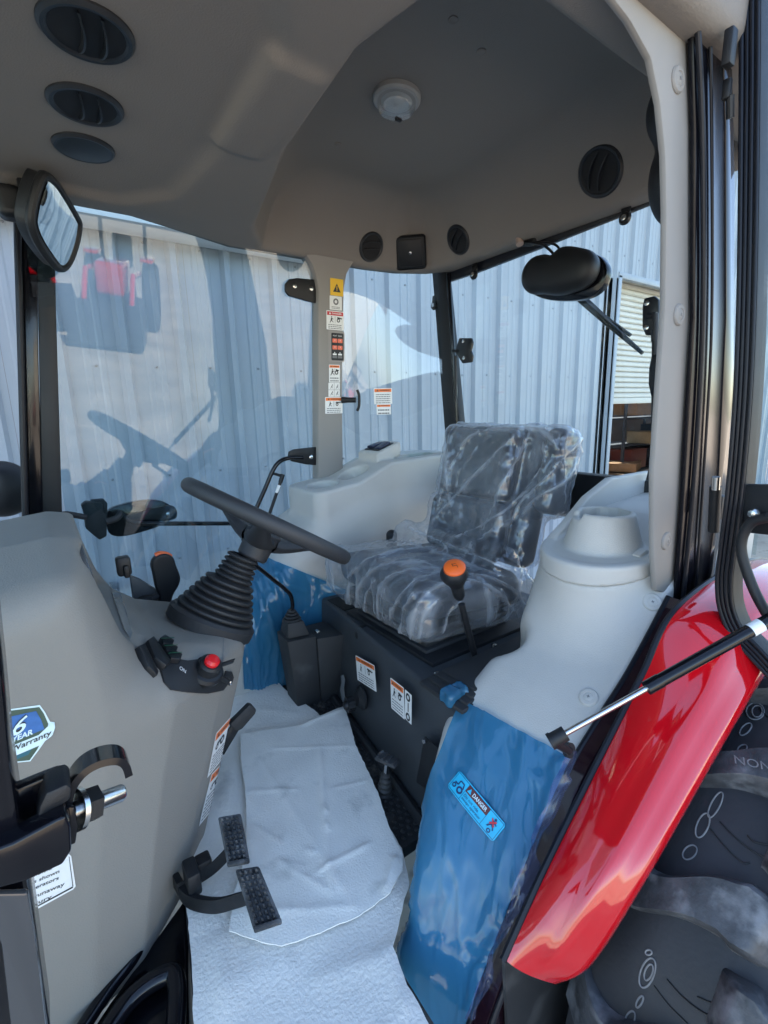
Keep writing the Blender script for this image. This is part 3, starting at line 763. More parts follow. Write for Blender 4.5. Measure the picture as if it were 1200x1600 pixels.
# hinge on the post
mb = MB(); mb.box(at(1124,792,Y=.715), (.03,.02,.05), bev=.004); mb.tube([at(1118,760,Y=.735), at(1115,830,Y=.735)], .010, 14); hin = mb.build('door_hinge', BLACK, cab)
mb = MB(); mb.tube([at(1119,745,Y=.74), at(1118,765,Y=.74)], .007, 12); mb.build('hinge_pin', CHROME, cab)
mb = MB(); mb.box(at(1140,75,Y=.71), (.02,.014,.05), bev=.003); mb.box(at(1136,140,Y=.70), (.012,.012,.03), bev=.003); mb.tube([at(1141,150,Y=.705), at(1141,185,Y=.705)], .006, 10); mb.build('door_hinge', BLACK, cab, label='upper door hinge')

# far front pillar: frame, painted face and seals
trim('front_pillar', [(56,300),(84,300),(88,500),(98,830),(100,900),(66,900),(62,600)], -.675, .05, BLACK, .003)
trim('front_pillar_face', [(31,260),(57,260),(60,560),(70,900),(44,900),(36,560)], -.67, .04, GLOSSB, .003)
mb = MB(); mb.tube(smooth_path([at(x, y, Y=-.66) for x, y in ((-30,215),(5,242),(24,285),(28,400),(34,600),(42,900))], 6), .009, 10); mb.build('windscreen_seal', SEAL, cab)
# lining along the right roof rail and black rail
# near front pillar at the picture's left edge
trim('front_pillar_near', [(-60,760),(-14,900),(4,1060),(16,1190),(32,1300),(46,1390),(80,1640),(-60,1640)], .70, .05, GLOSSB, .004)
trim('front_pillar_plate', [(-60,1398),(44,1396),(58,1480),(77,1640),(20,1640),(2,1480),(-20,1420)], .712, .006, mat('grey_gloss_paint', (.05,.052,.055), .15, coat=.5), .002)
# ------------------------------------------------------------------ windows
def pane(name, P00, P10, P11, P01, bulge, bdir, label, th=.005, nu=14, nv=14, m=None):
    A, B, C_, D = [Vector(p) for p in (P00, P10, P11, P01)]; bdir = Vector(bdir); g1, g2 = [], []
    for i in range(nu+1):
        u = i/nu; r1, r2 = [], []
        for j in range(nv+1):
            v = j/nv; p = A*(1-u)*(1-v)+B*u*(1-v)+C_*u*v+D*(1-u)*v + bdir*(bulge*4*u*(1-u)*(.4+.6*4*v*(1-v)))
            r1.append(p); r2.append(p+bdir*th)
        g1.append(r1); g2.append(r2)
    mb = MB(); mb.grid(g1); mb.grid([r[::-1] for r in g2])
    for ring in ([g1[0], g2[0]], [g1[-1], g2[-1]], [[r[0] for r in g1], [r[0] for r in g2]], [[r[-1] for r in g1], [r[-1] for r in g2]]): mb.grid(ring)
    return mb.build(name, m or GLASS, cab, label=label, smooth=60)
def rp_(x, z): return (x, yr(z)-.012, z)
def yg(z): return -.752+.08*max(0, z-.3)**2           # the side glass curves inwards at the top
mb = MB(); ga, gb = [], []
for i in range(13):
    u = i/12; ra, rb = [], []
    for j in range(29):
        z_ = -.1+1.70*j/28; x_ = (.395-.02*j/28)*(1-u)-.533*u; y_ = yg(z_)-.010*4*u*(1-u); ra.append(Vector((x_, y_, z_))); rb.append(Vector((x_, y_-.005, z_)))
    ga.append(ra); gb.append(rb[::-1])
mb.grid(ga); mb.grid(gb)
mb.build('side_window', TINTED, cab, smooth=60, label='large right side window full of reflections')
q = [at(690,432,X=-1.08), at(720,760,X=-1.10)]
pane('quarter_window', rp_(-.60,.5), (-1.10, q[1].y-.03, .5), (-1.075, q[0].y-.01, 1.58), rp_(-.60,1.58), .025, (-.35,-1,0), 'curved right rear quarter window')
pane('rear_window', (-1.135, q[1].y-.01, .55), (-1.15, .66, .55), (-1.115, .66, 1.60), (-1.10, q[0].y, 1.60), .02, (-1,0,0), 'rear window behind the seat')
pane('windscreen', (.62,.70,-.2), (.62,-.74,-.2), (.48,-.68,1.62), (.48,.70,1.62), .06, (1,0,.05), 'windscreen ahead of the dashboard')
# dark gasket lines of the right window
mb = MB(); mb.tube([at_r(497,400), at_r(495,600), at_r(496,790)], .0055, 8); mb.tube([at_r(489,800), at_r(470,818), at_r(447,838), at_r(420,870)], .005, 8); mb.build('window_gasket', SEAL, cab)
# rear right post with polished tube
rpo = trim('rear_post', [(675,425),(695,425),(722,700),(722,790),(704,790),(697,700)], 0, .035, BLACK, .003, X=-1.07)
mb = MB(); mb.tube([at(701,428,X=-1.06), at(711,600,X=-1.07), at(718,720,X=-1.08)], .0095, 12); mb.build('hinge_tube', GLOSSB, cab)
# header over the rear window
mb = MB(); mb.prism([at(x, y, X=-1.09) for x, y in ((690,425),(740,404),(835,366),(1050,280),(1050,304),(835,390),(742,426),(700,440))], (-.02,0,0), bev=.002); mb.build('rear_header', SEAL, cab)
# clips and latches that hold the rear window
CLIP = mat('clip_black', (.01,.011,.013), .35)
mb = MB(); mb.lathe([(.020,0),(.022,.006),(.018,.014),(.010,.016)], n=20); mb.prism([(-.016,0,.002),(.016,0,.002),(.016,.05,.002),(-.016,.05,.002)], (0,0,.008), bev=.002); clip_me = mb.mesh('window_clip', CLIP)
mb = MB(); mb.lathe([(.010,.014),(.010,.018),(.005,.020)], n=14); bolt_me = mb.mesh('bolt', CHROME)
for (x, y) in ((978,342), (742,430), (680,478)):
    m = frame(at(x, y, X=-1.075), (1,0,.1), (0,1,0)) @ Matrix.Scale(.85, 4)
    inst('window_clip', clip_me, cab, m); inst('clip_bolt', bolt_me, cab, m)
def latch(pl, bolts, X, nm, label):
    mb = MB(); mb.prism([at(x, y, X=X) for x, y in pl], (-.012,0,0), bev=.004); o = mb.build(nm, CLIP, cab, label=label)
    for b in bolts: inst('latch_bolt', bolt_me, o, frame(at(*b, X=X-.012), (1,0,.1)) @ Matrix.Scale(.75, 4))
    return o
latch([(717,528),(736,528),(738,536),(735,548),(738,556),(736,566),(722,568),(712,552),(712,545)], [(727,534),(728,560)], -1.06, 'window_latch', 'small black latch plate on the rear post')
mb = MB(); mb.tube([at(708,548,X=-1.06), at(716,549,X=-1.06)], .006, 10); mb.tube([at(712,556,X=-1.065), at(712,652,X=-1.07)], .006, 10); mb.build('rear_window_strut', BLACK, cab)
latch([(1006,466),(1022,462),(1029,468),(1030,516),(1024,524),(1008,524),(1003,512),(1003,480)], [(1014,475),(1013,513)], -1.04, 'window_latch', 'black latch plate beside the near pillar')
mb = MB(); mb.tube([at(1024,490,X=-1.03), at(1022,720,X=-1.03), at(1014,750,X=-1.03)], .0085, 12); mb.tube([at(1012,494,X=-1.03), at(1026,492,X=-1.03)], .008, 10); mb.tube([at(1023,515,X=-1.03), at(1023,533,X=-1.03)], .0095, 12); st2 = mb.build('rear_window_strut', BLACK, cab, label='gas strut beside the near pillar')
mb = MB(); mb.prism([at(x, y, X=-1.02) for x, y in ((1017,555),(1026,552),(1036,556),(1036,620),(1026,624),(1016,620),(1012,600),(1013,575))], (-.02,0,0), bev=.006); mb.build('window_handle', CLIP, cab)
# brackets on the right pillar, grab tube, window knob
mb = MB(); mb.prism([at_r(x, y, .012) for x, y in ((496,437),(496,474),(480,470),(452,462),(446,455),(446,443),(452,436),(465,434))], (0,-.012,0), bev=.003); o = mb.build('hinge_bracket', BLACK, cab, label='upper hinge bracket of the right window')
for b in ((458,448), (484,452)): inst('bracket_bolt', bolt_me, o, frame(at_r(b[0], b[1], .001), (0,1,0)) @ Matrix.Scale(.8, 4))
mb = MB(); mb.prism([at_r(x, y, .012) for x, y in ((496,698),(496,727),(480,726),(456,721),(451,714),(452,706),(460,702),(478,700))], (0,-.012,0), bev=.003); o = mb.build('hinge_bracket', BLACK, cab, label='lower hinge bracket carrying the grab tube')
inst('bracket_bolt', bolt_me, o, frame(at_r(484,714,.001), (0,1,0)) @ Matrix.Scale(.8, 4))
mb = MB(); mb.tube(smooth_path([at_r(x, y, .03) for x, y in ((473,715),(450,716),(436,722),(426,736),(414,764),(398,800),(380,845))], 6), .0085, 12); mb.build('grab_tube', GLOSSB, cab)
mb = MB(); mb.tube([at_r(425,739,.03), at_r(441,744,.035)], .006, 10); mb.tube([at_r(442,741,.035), at_r(438,754,.035)], .0085, 12); mb.tube([at_r(438,754,.035), at_r(420,806,.035), at_r(408,850,.035)], .0065, 12); o = mb.build('window_strut', BLACK, cab)
mb = MB(); mb.tube([at_r(436.5,758,.035), at_r(432,770,.035)], .0068, 12); mb.build('strut_label', WHITE, o)
mb = MB(); mb.tube([at_r(534,625,.03), at_r(545,625,.05), at_r(556,625,.07)], [.014,.011,.011], 14); mb.tube(smooth_path([at_r(558,609,.07), at_r(561,618,.075), at_r(561,634,.075), at_r(558,642,.07)], 4), .006, 10); mb.build('window_knob', BLACK, cab)
# labels stuck on the quarter window
def quarter(x, y):
    a = rp_(-.60, 1.0); b = Vector((-1.09, (q[0].y+q[1].y)/2-.02, 1.0)); a = Vector(a)
    nrm = Vector((-(b-a).y, (b-a).x, 0)).normalized(); d = ray(x, y); t = (a-CAM).dot(nrm)/d.dot(nrm); return CAM+d*t, nrm, (b-a).normalized()
for (x0, y0, x1, y1, nl, lb) in ((582,607,610,632,5,'larger warning label on the quarter window'), (586,632,608,648,2,'smaller warning label on the quarter window')):
    a, nq, e = quarter(x0, y1); b, _, _ = quarter(x1, y1); c, _, _ = quarter(x0, y0)
    nn = nq if nq.y > 0 else -nq
    s = warn((b-a).length, (c-a).length*.99, ORANGE, 'WARNING', None, nl, .24, .0); s.build('glass_label', cab, a+nn*.03, e, (0,0,1), label=lb)
# rear lower frame behind seat
mb = MB(); mb.box((-1.09, .02, .66), (.05, 1.16, .16), bev=.006); mb.build('rear_sill', BLACK, cab)
# ------------------------------------------------------------------ floor
FLOORM = mat('floor_rubber', (.02,.021,.022), .6, bump=.4, bscale=300, var=.2, vscale=15, dirt=(.08,.075,.065), dscale=12, dthr=.58)
mb = MB(); mb.prism([(.30,-.78,-.03),(.31,.20,-.03),(.36,.50,-.03),(.37,.70,-.03),(.035,.70,-.03),(.030,.54,-.03),(-.04,.45,-.03),(-.10,.385,-.03),(-1.1,.38,-.03),(-1.1,-.78,-.03)], (0,0,.03), bev=.004)
fl = mb.build('cab_floor', FLOORM, None); tag(fl, 'black rubber cab floor with raised studs', None, kind='structure')
mb = MB()
for i in range(34):
    for j in range(64):
        x, y = -.44+.019*i+(.0095 if j % 2 else 0), -.46+.0165*j
        if x > .14 or y > .385+.85*max(0, x+.10) or (y > .37 and x < -.09): continue
        mb.lathe([(.0068,-.001),(.0058,.0022),(.003,.0036)], (x, y, 0), n=8)
tag(mb.build('floor_studs', FLOORM, fl), kind='stuff')
mb = MB(); mb.tube(smooth_path([(.30,-.7,.012),(.30,.1,.012)], 4), .01, 8); mb.build('floor_edge', RUBBER, fl)
# black painted entry frame seen below the dashboard
mb = MB(); mb.prism([(.30,.18,-.02),(.46,.30,-.02),(.60,.42,-.02),(.60,.72,-.02),(.37,.72,-.02),(.36,.45,-.02)], (0,0,-.20), bev=.01); mb.build('entry_frame', GLOSSB, cab)
mb = MB(); mb.tube(smooth_path([at(x, y, Z=.0) for x, y in ((150,1640),(205,1560),(262,1522),(276,1540),(272,1620),(262,1680))], 6), .016, 12); mb.build('step_tube', GLOSSB, cab)
mb = MB(); mb.tube(smooth_path([at(x, y, Z=.0) for x, y in ((120,1620),(170,1545),(205,1500),(222,1470))], 6), .012, 12); mb.build('step_tube', GLOSSB, cab, label='thin step tube')
# ================================================================== DASHBOARD CONSOLE
dash = thing('dashboard_console', 'big smooth grey dashboard shroud with stickers left of the pedals', 'dashboard', (.5, 0, 0))
def f_dash(P):
    X, Y, Z = P[:,0], P[:,1], P[:,2]
    sh = .145*np.clip((.46-Z)/.46, 0, 1.1); k = np.clip((.75-X)/.5, 0, 1)
    XX = X-sh*k
    plan = spoly(XX, Y, [(.072,.03),(.098,.09),(.165,.160),(.29,.262),(.40,.305),(.62,.335),(1.2,.36),(1.2,-.36),(.62,-.335),(.40,-.305),(.29,-.262),(.165,-.160),(.098,-.09),(.072,-.03)])
    prof = spoly(X, Z, [(-.1,.40),(.05,.455),(.285,.535),(.315,.565),(.335,.62),(.352,.69),(.366,.735),(.385,.765),(.43,.775),(.6,.757),(1.2,.66),(1.2,-.3),(-.1,-.3)])
    b = smax(plan, prof+.26*np.clip(np.abs(Y)-.14, 0, 1), .055); b = smax(b, -.035-Z, .006)
    rec = sbox(np.stack([X, Y, Z+ (X-.36)*-.25], 1), (.30, 0, .665), (.095, .205, .085), .03)
    return smax(b, -rec, .022)
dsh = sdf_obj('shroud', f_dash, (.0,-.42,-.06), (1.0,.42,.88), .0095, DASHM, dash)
# instrument cluster inside the hood
GL = mat('cluster_face', (.10,.11,.12), .25, var=.1); CLG = mat('cluster_grey', (.22,.23,.24), .4)
mb = MB(); mb.prism([(.378,-.19,.60),(.378,.19,.60),(.398,.19,.745),(.398,-.19,.745)], (.01,0,0), bev=.003); ic = mb.build('instrument_cluster', CLG, dash)
mb = MB(); mb.lathe([(.07,0),(.07,.006),(.064,.008)], (.382,.06,.67), (-1,0,.14), n=32); mb.build('gauge', GL, ic)
mb = MB(); mb.lathe([(.05,0),(.05,.006),(.045,.008)], (.382,-.09,.67), (-1,0,.14), n=32); mb.build('gauge', GL, ic, label='smaller gauge')
pp = PxPrint(f_dash); pp.poly([(168,882),(176,892),(190,935),(198,962),(206,990),(203,1000),(194,985),(180,945),(170,910)], GL, 0); pp.build('indicator_strip', dash, base=.002)
# seam and side insets
pp = PxPrint(f_dash); pp.poly([(349,985),(350.5,985),(347.5,1052),(346,1052)], INKG, 0); pp.build('seam', dash, base=.0006)
SWP = mat('switch_panel_black', (.016,.017,.019), .55, bump=.2, bscale=500)
pp = PxPrint(f_dash)
pp.poly([(249,1046),(264,1030),(292,1034),(312,1031),(330,1036),(345,1052),(354,1068),(347,1078),(322,1083),(292,1082),(266,1078),(255,1066)], SWP, 0)
pnl = pp.build('switch_panel', dash, base=.004, rim=.006, step=7)
pp = PxPrint(f_dash); pp.poly([(352,1048),(360,1049),(363,1058),(359,1069),(354,1064),(349,1056)], SWP, 0); pp.build('blank_plug', dash, base=.004, rim=.006)
pp = PxPrint(f_dash); pp.text(277,1049,(9,6),(1.5,-5),'ON', WHITE); pp.build('switch_marking', pnl, base=.006)
def on_dash(x, y, off=0.0):
    P, N_ = surfN(f_dash, [(x, y)], off); return Vector(P[0]), Vector(N_[0])
def rocker(pts, nm, m, h, par, lab=None, bev=.002):
    P, N_ = surfN(f_dash, pts, .0); n_ = Vector(N_.mean(0)).normalized(); base = [Vector(q) for q in P]
    c = sum(base, Vector())/len(base); base = [q-n_*((q-c).dot(n_))-n_*.006 for q in base]
    mb = MB(); mb.prism(base, n_*(h+.006), bev=bev); return mb.build(nm, m, par, label=lab), n_, c
for k, (dx, dy) in enumerate(((0,0), (6.5,11), (13,22))):
    o, n_, c = rocker([(245+dx,1006+dy),(252+dx,1002+dy),(268+dx,1009+dy),(264+dx,1018+dy),(249+dx,1016+dy)], 'rocker_switch', BLACK, .016, dash)
    q = c+n_*.0175; mb = MB(); mb.add([q+Vector(v) for v in ((.012,.0,.004),(-.012,.0,-.002),(-.012,.006,.002),(.012,.006,.008))], [(0,1,2,3)]); mb.build('green_legend', GREENSW, o, smooth=0)
rocker([(224,1008),(233,1002),(262,1040),(252,1050),(236,1034)], 'rocker_block', BLACK, .014, dash)
rocker([(210,1014),(216,1012),(244,1052),(240,1060),(226,1046)], 'rocker_block', BLACK, .010, dash, 'outer slanted rocker block')
# red topped rotary switch with its levers and key
p, n_ = on_dash(322, 1050); up = (n_*.55+Vector((0,.25,.8))).normalized()
mb = MB(); mb.lathe([(.032,-.006),(.034,.004),(.030,.010),(.024,.012),(.022,.028),(.018,.032)], p, up, n=32); rot = mb.build('rotary_switch', BLACK, dash)
mb = MB(); mb.lathe([(.0145,.030),(.0145,.038),(.010,.043),(.002,.0445)], p, up, n=24); mb.build('red_button', REDBTN, rot)
for (x, y, s_) in ((352,1036,1), (347,1066,1)):
    q, _ = on_dash(x, y, .02); mb = MB(); mb.prism([p+up*.018, q+up*.008+Vector((0,.006,.008)), q+up*.002, p+up*.004], Vector((.004,.006,0)), bev=.002); mb.build('switch_lever', BLACK, rot)
mb = MB(); q, _ = on_dash(345,1060,.02); mb.box(q, (.004,.02,.008), bev=.001); mb.build('key', CHROME, rot)
# knob on the far side of the hood, black plate
p, n_ = Vector((.315,-.16,.60)), None
mb = MB(); mb.box(at(193,884,Y=-.12), (.03,.03,.045), bev=.006); mb.box(at(196,890,Y=-.12), (.012,.05,.03), bev=.004); mb.build('side_switch', BLACK, dash)
pl = [at(x, y, Y=-.24) for x, y in ((203,900),(218,905),(258,930),(262,950),(240,965),(212,965))]
mb = MB(); mb.prism(pl, (0,-.02,0), bev=.004); mb.build('lever_gate', mat('gate_grey', (.07,.075,.08), .5), dash)
# stickers on the shroud
def dash_sticker(st_fn, TL, TR, BL, name, label):
    P, _ = surfN(f_dash, [TL, TR, BL]); tl, tr, bl = (Vector(q) for q in P)
    rx = (tr-tl); w = rx.length; h = (tl-bl).length; st = st_fn(w, h)
    st.build(name, dash, bl, rx, tl-bl, proj=lambda pts, d, off: onto(f_dash, pts, d, off), label=label)
dash_sticker(lambda w, h: warn(w, h, ORANGE, 'WARNING', 'one', 6, .2, .25), (322,1164), (350,1134), (323,1216), 'warning_sticker', 'upper orange and white warning sticker')
dash_sticker(lambda w, h: warn(w, h, ORANGE, 'WARNING', 'one', 7, .18, .18), (312,1234), (338,1206), (310,1292), 'warning_sticker', 'lower orange and white warning sticker')
GREENB = mat('badge_green', (.06,.10,.07), .35); BLUEB = mat('badge_blue', (.05,.16,.42), .3, var=.3, vscale=30); PALEB = mat('badge_pale', (.68,.82,.84), .35)
pp = PxPrint(f_dash)
pp.poly([(-40,1126),(12,1108),(62,1101),(70,1112),(78,1127),(85,1128),(86,1136),(82,1148),(74,1152),(60,1172),(47,1189),(26,1191),(-40,1191)], PALEB, 0)
pp.poly([(-38,1128),(13,1110),(61,1104),(68,1114),(75,1130),(74,1138),(58,1170),(46,1187),(26,1189),(-38,1189)], GREENB, 1)
pp.poly([(-36,1134),(14,1119),(56,1110),(64,1124),(69,1138),(40,1150),(-36,1174)], BLUEB, 2)
pp.poly([(-36,1190),(-36,1180),(20,1168),(58,1154),(44,1178),(26,1185)], mat('badge_teal', (.03,.13,.17), .3), 2)
pp.poly([(-50,1190),(20,1163),(60,1147),(78,1130),(84,1129),(85,1137),(80,1149),(60,1164),(20,1181),(-50,1208)], PALEB, 3)
pp.text(14,1151,(22,-9),(12,-31),'6', INK, 4, .05); pp.text(15,1151,(21,-8.5),(12,-30),'6', PALEB, 5, .01)
pp.text(17,1159.5,(34,-14),(1.0,-9),'YEAR', PALEB, 4, .03)
pp.text(-36,1199.5,(115,-50),(1.0,-11.5),'Limited Warranty', INK, 5, .012)
pp.build('warranty_badge', dash, 'blue and green shield badge reading 6 YEAR', step=10)
pp = PxPrint(f_dash)
pp.poly([(-40,1388),(106,1332),(111,1337),(118,1384),(114,1389),(50,1424),(-40,1462)], WHITE, 0)
pp.poly([(107,1337),(108.2,1337.5),(114.2,1384),(113,1384.5)], INK, 1); pp.poly([(113,1384),(114,1386),(50,1420),(49,1418.5)], INK, 1)
for (x, y, w, tx) in ((47,1371.5,34,'solenoid.'), (24,1393,68,'ples as shown'), (26,1402,65,'nd operators'), (20,1418,80,'using runaway'), (26,1427,54,'us injury')):
    pp.text(x, y, (w,-w*.42), (1.0,-7.6), tx, INK, 1, .012)
pp.build('instruction_sticker', dash, 'white instruction sticker half hidden by the latch bracket', step=10)

# ------------------------------------------------------------------ steering column boot and wheel
AX = Vector((-.52, 0, .854)); B0 = Vector((.150, .0, .488))
boot = sw = thing('steering_column', 'black steering wheel seen edge-on above its ribbed rubber boot', 'steering column', B0)
pr = [(.097,-.012),(.098,.012),(.092,.020),(.084,.022)]; h = .022
for i in range(6):
    r = .088-.0062*i; pr += [(r-.010,h),(r-.002,h+.0025),(r,h+.006),(r-.001,h+.010),(r-.012,h+.0135)]; h += .0145
mb = MB(); mb.lathe(pr, B0, AX, n=48, sx=1.06, cap=False); mb.build('lower_bellows', RUBBER, boot)
pr = [(.05,h-.004)]
for i in range(5):
    r = .047-.002*i; pr += [(r-.008,h),(r-.001,h+.0025),(r,h+.005),(r-.001,h+.008),(r-.009,h+.0115)]; h += .0125
mb = MB(); mb.lathe(pr, B0-Vector((.004,0,0)), AX, n=40, cap=False); mb.build('upper_bellows', RUBBER, boot)
WC = Vector((-.012, 0, .706)); AXW = Vector((-.535, .012, .845)).normalized(); E1 = Vector((.845, 0, .535)); E2 = AXW.cross(E1)
SWM = mat('wheel_rubber', (.028,.029,.032), .5, bump=.35, bscale=900, var=.06)
mb = MB(); RW = .203
mb.tube([WC+(E1*math.cos(2*math.pi*i/72)+E2*math.sin(2*math.pi*i/72))*RW for i in range(72)], .0182, 18, closed=True); sw = mb.build('wheel_rim', SWM, boot)
HB = WC-AXW*.062
mb = MB(); mb.lathe([(.033,-.035),(.037,-.03),(.038,.006),(.044,.012),(.046,.034),(.042,.040),(.020,.042)], HB, AXW, n=36); mb.build('hub', SWM, sw)
for a in (62, 182, 302):
    d = E1*math.cos(R_(a))+E2*math.sin(R_(a)); s_ = AXW.cross(d); rows = []
    for t in range(11):
        u = t/10; c = HB+AXW*.015+d*(.03+u*(RW-.036))+AXW*(.045*u*u*(3-2*u)+.006*u); wd = .028*(1-u)**1.5+.0115; th = .013*(1-u)+.009
        rows.append([c+s_*wd*math.cos(2*math.pi*j/14)+AXW*th*math.sin(2*math.pi*j/14) for j in range(15)])
    mb = MB(); mb.grid(rows); mb.build('spoke', SWM, sw)
# lever with orange cap beside the column
lv = thing('shuttle_lever', 'curved black hand lever with orange top beside the dashboard', 'lever', at(240,955,Y=-.22))
def f_lever(P):
    a, b, c = (np.array(at(x, y, Y=-.22)) for x, y in ((254,881),(261,905),(257,945)))
    d = smin(scyl(P, a, b, .030), scyl(P, b, c, .017), .03)
    return np.maximum(d, np.abs(P[:,1]+.22)-.0125)
sdf_obj('grip', f_lever, at(300,975,Y=-.26)-Vector((.03,.0,.03)), at(215,845,Y=-.17)+Vector((.05,.0,.03)), .0035, BLACK, lv)
mb = MB(); mb.tube(smooth_path([at(x, y, Y=-.22) for x, y in ((243,869),(250,866),(259,867),(266,871))], 5), .0085, 8); mb.build('orange_cap', ORKNOB, lv)
mb = MB(); mb.tube([at(232,938,Y=-.22), at(248,930,Y=-.22)], .010, 10); mb.box(at(228,938,Y=-.22), (.03,.03,.02), bev=.004); mb.tube([at(246,955,Y=-.23), at(256,935,Y=-.225)], .008, 10); mb.build('pivot', BLACKM, lv)

# ================================================================== FENDER CONSOLES
rcn = thing('right_fender_console', 'grey moulded wheel-arch console with cup tray beyond the seat', 'console', (-.6, -.6, 0))
def f_rc(P):
    X, Y, Z = P[:,0], P[:,1], P[:,2]
    arch = np.hypot(X+.75, Z+.2)-.85
    b = smax(arch, np.abs(Y+.62)-.20, .10)
    b = smax(b, -Z-.02, .01)
    plan = np.stack([X, Y, np.zeros_like(X)], 1); pl = sbox(plan, (-.745,-.585,0), (.37,.145,1), .05)
    zt = np.interp(X, [-1.2,-.95,-.72,-.56,-.36], [.775,.775,.765,.70,.675]); 
    tray = smax(pl, (Z-zt)*.93, .012); tray = np.maximum(tray, .42-Z)
    b = smin(b, tray, .025)
    cup = smin(np.hypot(X+.47, (Y+.575)*.9)-.060, np.hypot(X+.615, (Y+.575)*.95)-.060, .03)
    b = smax(b, -smax(cup, zt-.055-Z, .012), .006)
    slot = smax(sbox(plan, (-.90,-.55,0), (.12,.05,1), .02), .75-Z, .01); b = smax(b, -slot, .006)
    pod = sbox(np.stack([X, Y, Z+.35*(X+.76)], 1), (-.765,-.60,.785), (.062,.075,.03), .008)
    return smin(b, pod, .012)
sdf_obj('shell', f_rc, (-1.12,-.86,-.04), (.16,-.37,.86), .0070, TRIM, rcn)
n_ = Vector((.33,0,.94)); c = Vector((-.765,-.60,.8165))
mb = MB(); mb.box(c, (.085,.11,.008), Matrix.Rotation(R_(19), 3, 'Y'), bev=.003); pod = mb.build('switch_pod', BLACK, rcn)
for dy in (-.027, .027):
    mb = MB(); mb.box(c+n_*.006+Vector((0,dy,0)), (.06,.042,.010), Matrix.Rotation(R_(25 if dy > 0 else 13), 3, 'Y'), bev=.004); mb.build('rocker', mat('rocker_blue', (.015,.02,.05), .35), pod)
# near console
lcn = thing('left_fender_console', 'light grey moulded console with cup holder beside the near pillar', 'console', (-.5, .55, 0))
SILL = [at(x, y, Y=.672) for x, y in ((1046,936),(985,1050),(935,1130),(890,1208),(830,1350),(780,1480),(740,1590),(722,1660))]
AP = [(-1.12,.70),(-.85,.665)]+[(p.x, p.z) for p in SILL]+[(SILL[-1].x+.03, -.32),(-1.12,-.32)]
def f_arch(P):
    X, Y, Z = P[:,0], P[:,1], P[:,2]
    d = spoly(X, Z, AP)
    yin = .372+.13*np.clip((.26-Z)/.26, 0, 1)
    e_ = np.clip((.66-Y)/.17, 0, 1); d = smax(d-.055*e_*e_*(3-2*e_)*np.clip((.42-Z)/.3, 0, 1), (yin-Y)*.93, .055)
    d = smax(d, Y-.666, .008)
    return smax(d, -Z-.23, .01)
def zt_l(X): return np.interp(X, [-1.1,-.87,-.74,-.62,-.50], [.72,.72,.69,.645,.618])
def f_col(P):
    X, Y, Z = P[:,0], P[:,1], P[:,2]
    flare = .10*np.clip((.50-Z)/.3, 0, 1)**2
    a = np.clip(X, -1.2, -.648); return (np.hypot(X-a, (Y-.498)*1.02)-.138-flare)
def f_lc(P):
    X, Y, Z = P[:,0], P[:,1], P[:,2]
    col = smax(f_col(P), (Z-(zt_l(X)-.045))*.9, .004); col = np.maximum(col, .12-Z)
    col = smax(col, Y-.655, .01)
    # concave shoulder on the inner side
    b = smin(f_arch(P), col, .075)
    dent = scyl(P, (-.40,.37,.56), (-.50,.385,.30), .042); b = smax(b, -dent, .035)
    return smax(b, Y-.6665, .006)
sdf_obj('shell', f_lc, (-1.10,.30,-.25), (.16,.70,.76), .0085, TRIM, lcn)
def f_lid(P):
    X, Y, Z = P[:,0], P[:,1], P[:,2]; zp = .622+.10*(-.52-X); zt = np.interp(X, [-.88,-.77,-.68,-.62,-.5], [.765,.725,.665,.634,.622])
    d = smax(f_col(P)-.003, (Z-zt)*.85, .008); d = smax(d, (zt_l(X)-.043-Z)*.9, .003); d = smax(d, Y-.64, .010)
    d = smax(d, -smax(f_col(P)+.022, zp-Z, .010), .006)
    rr = np.hypot(X+.668, Y-.490)
    cone = smax((rr-.088+.27*(Z-.64))*.96, np.abs(Z-.655)-.062, .006); d = smin(d, cone, .008)
    hole = smax(rr-.055-.0025*np.cos(8*np.arctan2(Y-.490, X+.668)), .662-Z, .006); d = smax(d, -hole, .0035)
    notch = sbox(P, (-.609,.447,.728), (.024,.024,.026), .008); return smax(d, -notch, .005)
sdf_obj('cup_holder_lid', f_lid, (-1.10,.32,.54), (-.48,.66,.82), .0042, TRIM, lcn)
# small upright bracket between lid and pillar
mb = MB(); mb.prism([at(x, y, Y=.60) for x, y in ((1000,868),(1012,858),(1020,868),(1022,925),(1008,928))], (0,-.02,0), bev=.005); mb.build('lid_bracket', TRIM, lcn)
for (x, y) in ((1019,941), (920,1090)):
    P, N_ = surfN(f_lc, [(x, y)]); screwcap(Vector(P[0]), Vector(N_[0]), lcn, .85)
# ------------------------------------------------------------------ door sill frame along the arch, seal and trim strip
mb = MB(); S2 = smooth_path([(p.x+.0, .690, p.z-.0) for p in SILL], 5)
rows = []
for i, p in enumerate(S2):
    t = (S2[min(i+1, len(S2)-1)]-S2[max(i-1, 0)]).normalized(); nn = Vector((-t.z, 0, t.x)); nn = nn if nn.x > 0 else -nn
    rows.append([Vector((p.x, .6685, p.z))-nn*.06, Vector((p.x, .6685, p.z))+nn*.004, Vector((p.x, .673, p.z))+nn*.010, Vector((p.x, .700, p.z))+nn*.010, Vector((p.x, .706, p.z))+nn*.004, Vector((p.x, .706, p.z))-nn*.06])
mb.grid(rows); mb.build('sill_frame', mat('dark_plum_paint', (.016,.006,.010), .12, coat=.6), cab)
mb = MB(); mb.tube([p+Vector((.004,-.018,.006)) for p in S2], .006, 10); mb.build('sill_seal', SEAL, cab)
mb = MB(); mb.tube([p+Vector((.006,.018,.006)) for p in S2], .005, 8); mb.build('sill_seal', SEAL, cab, label='outer sill seal next to the red fender')
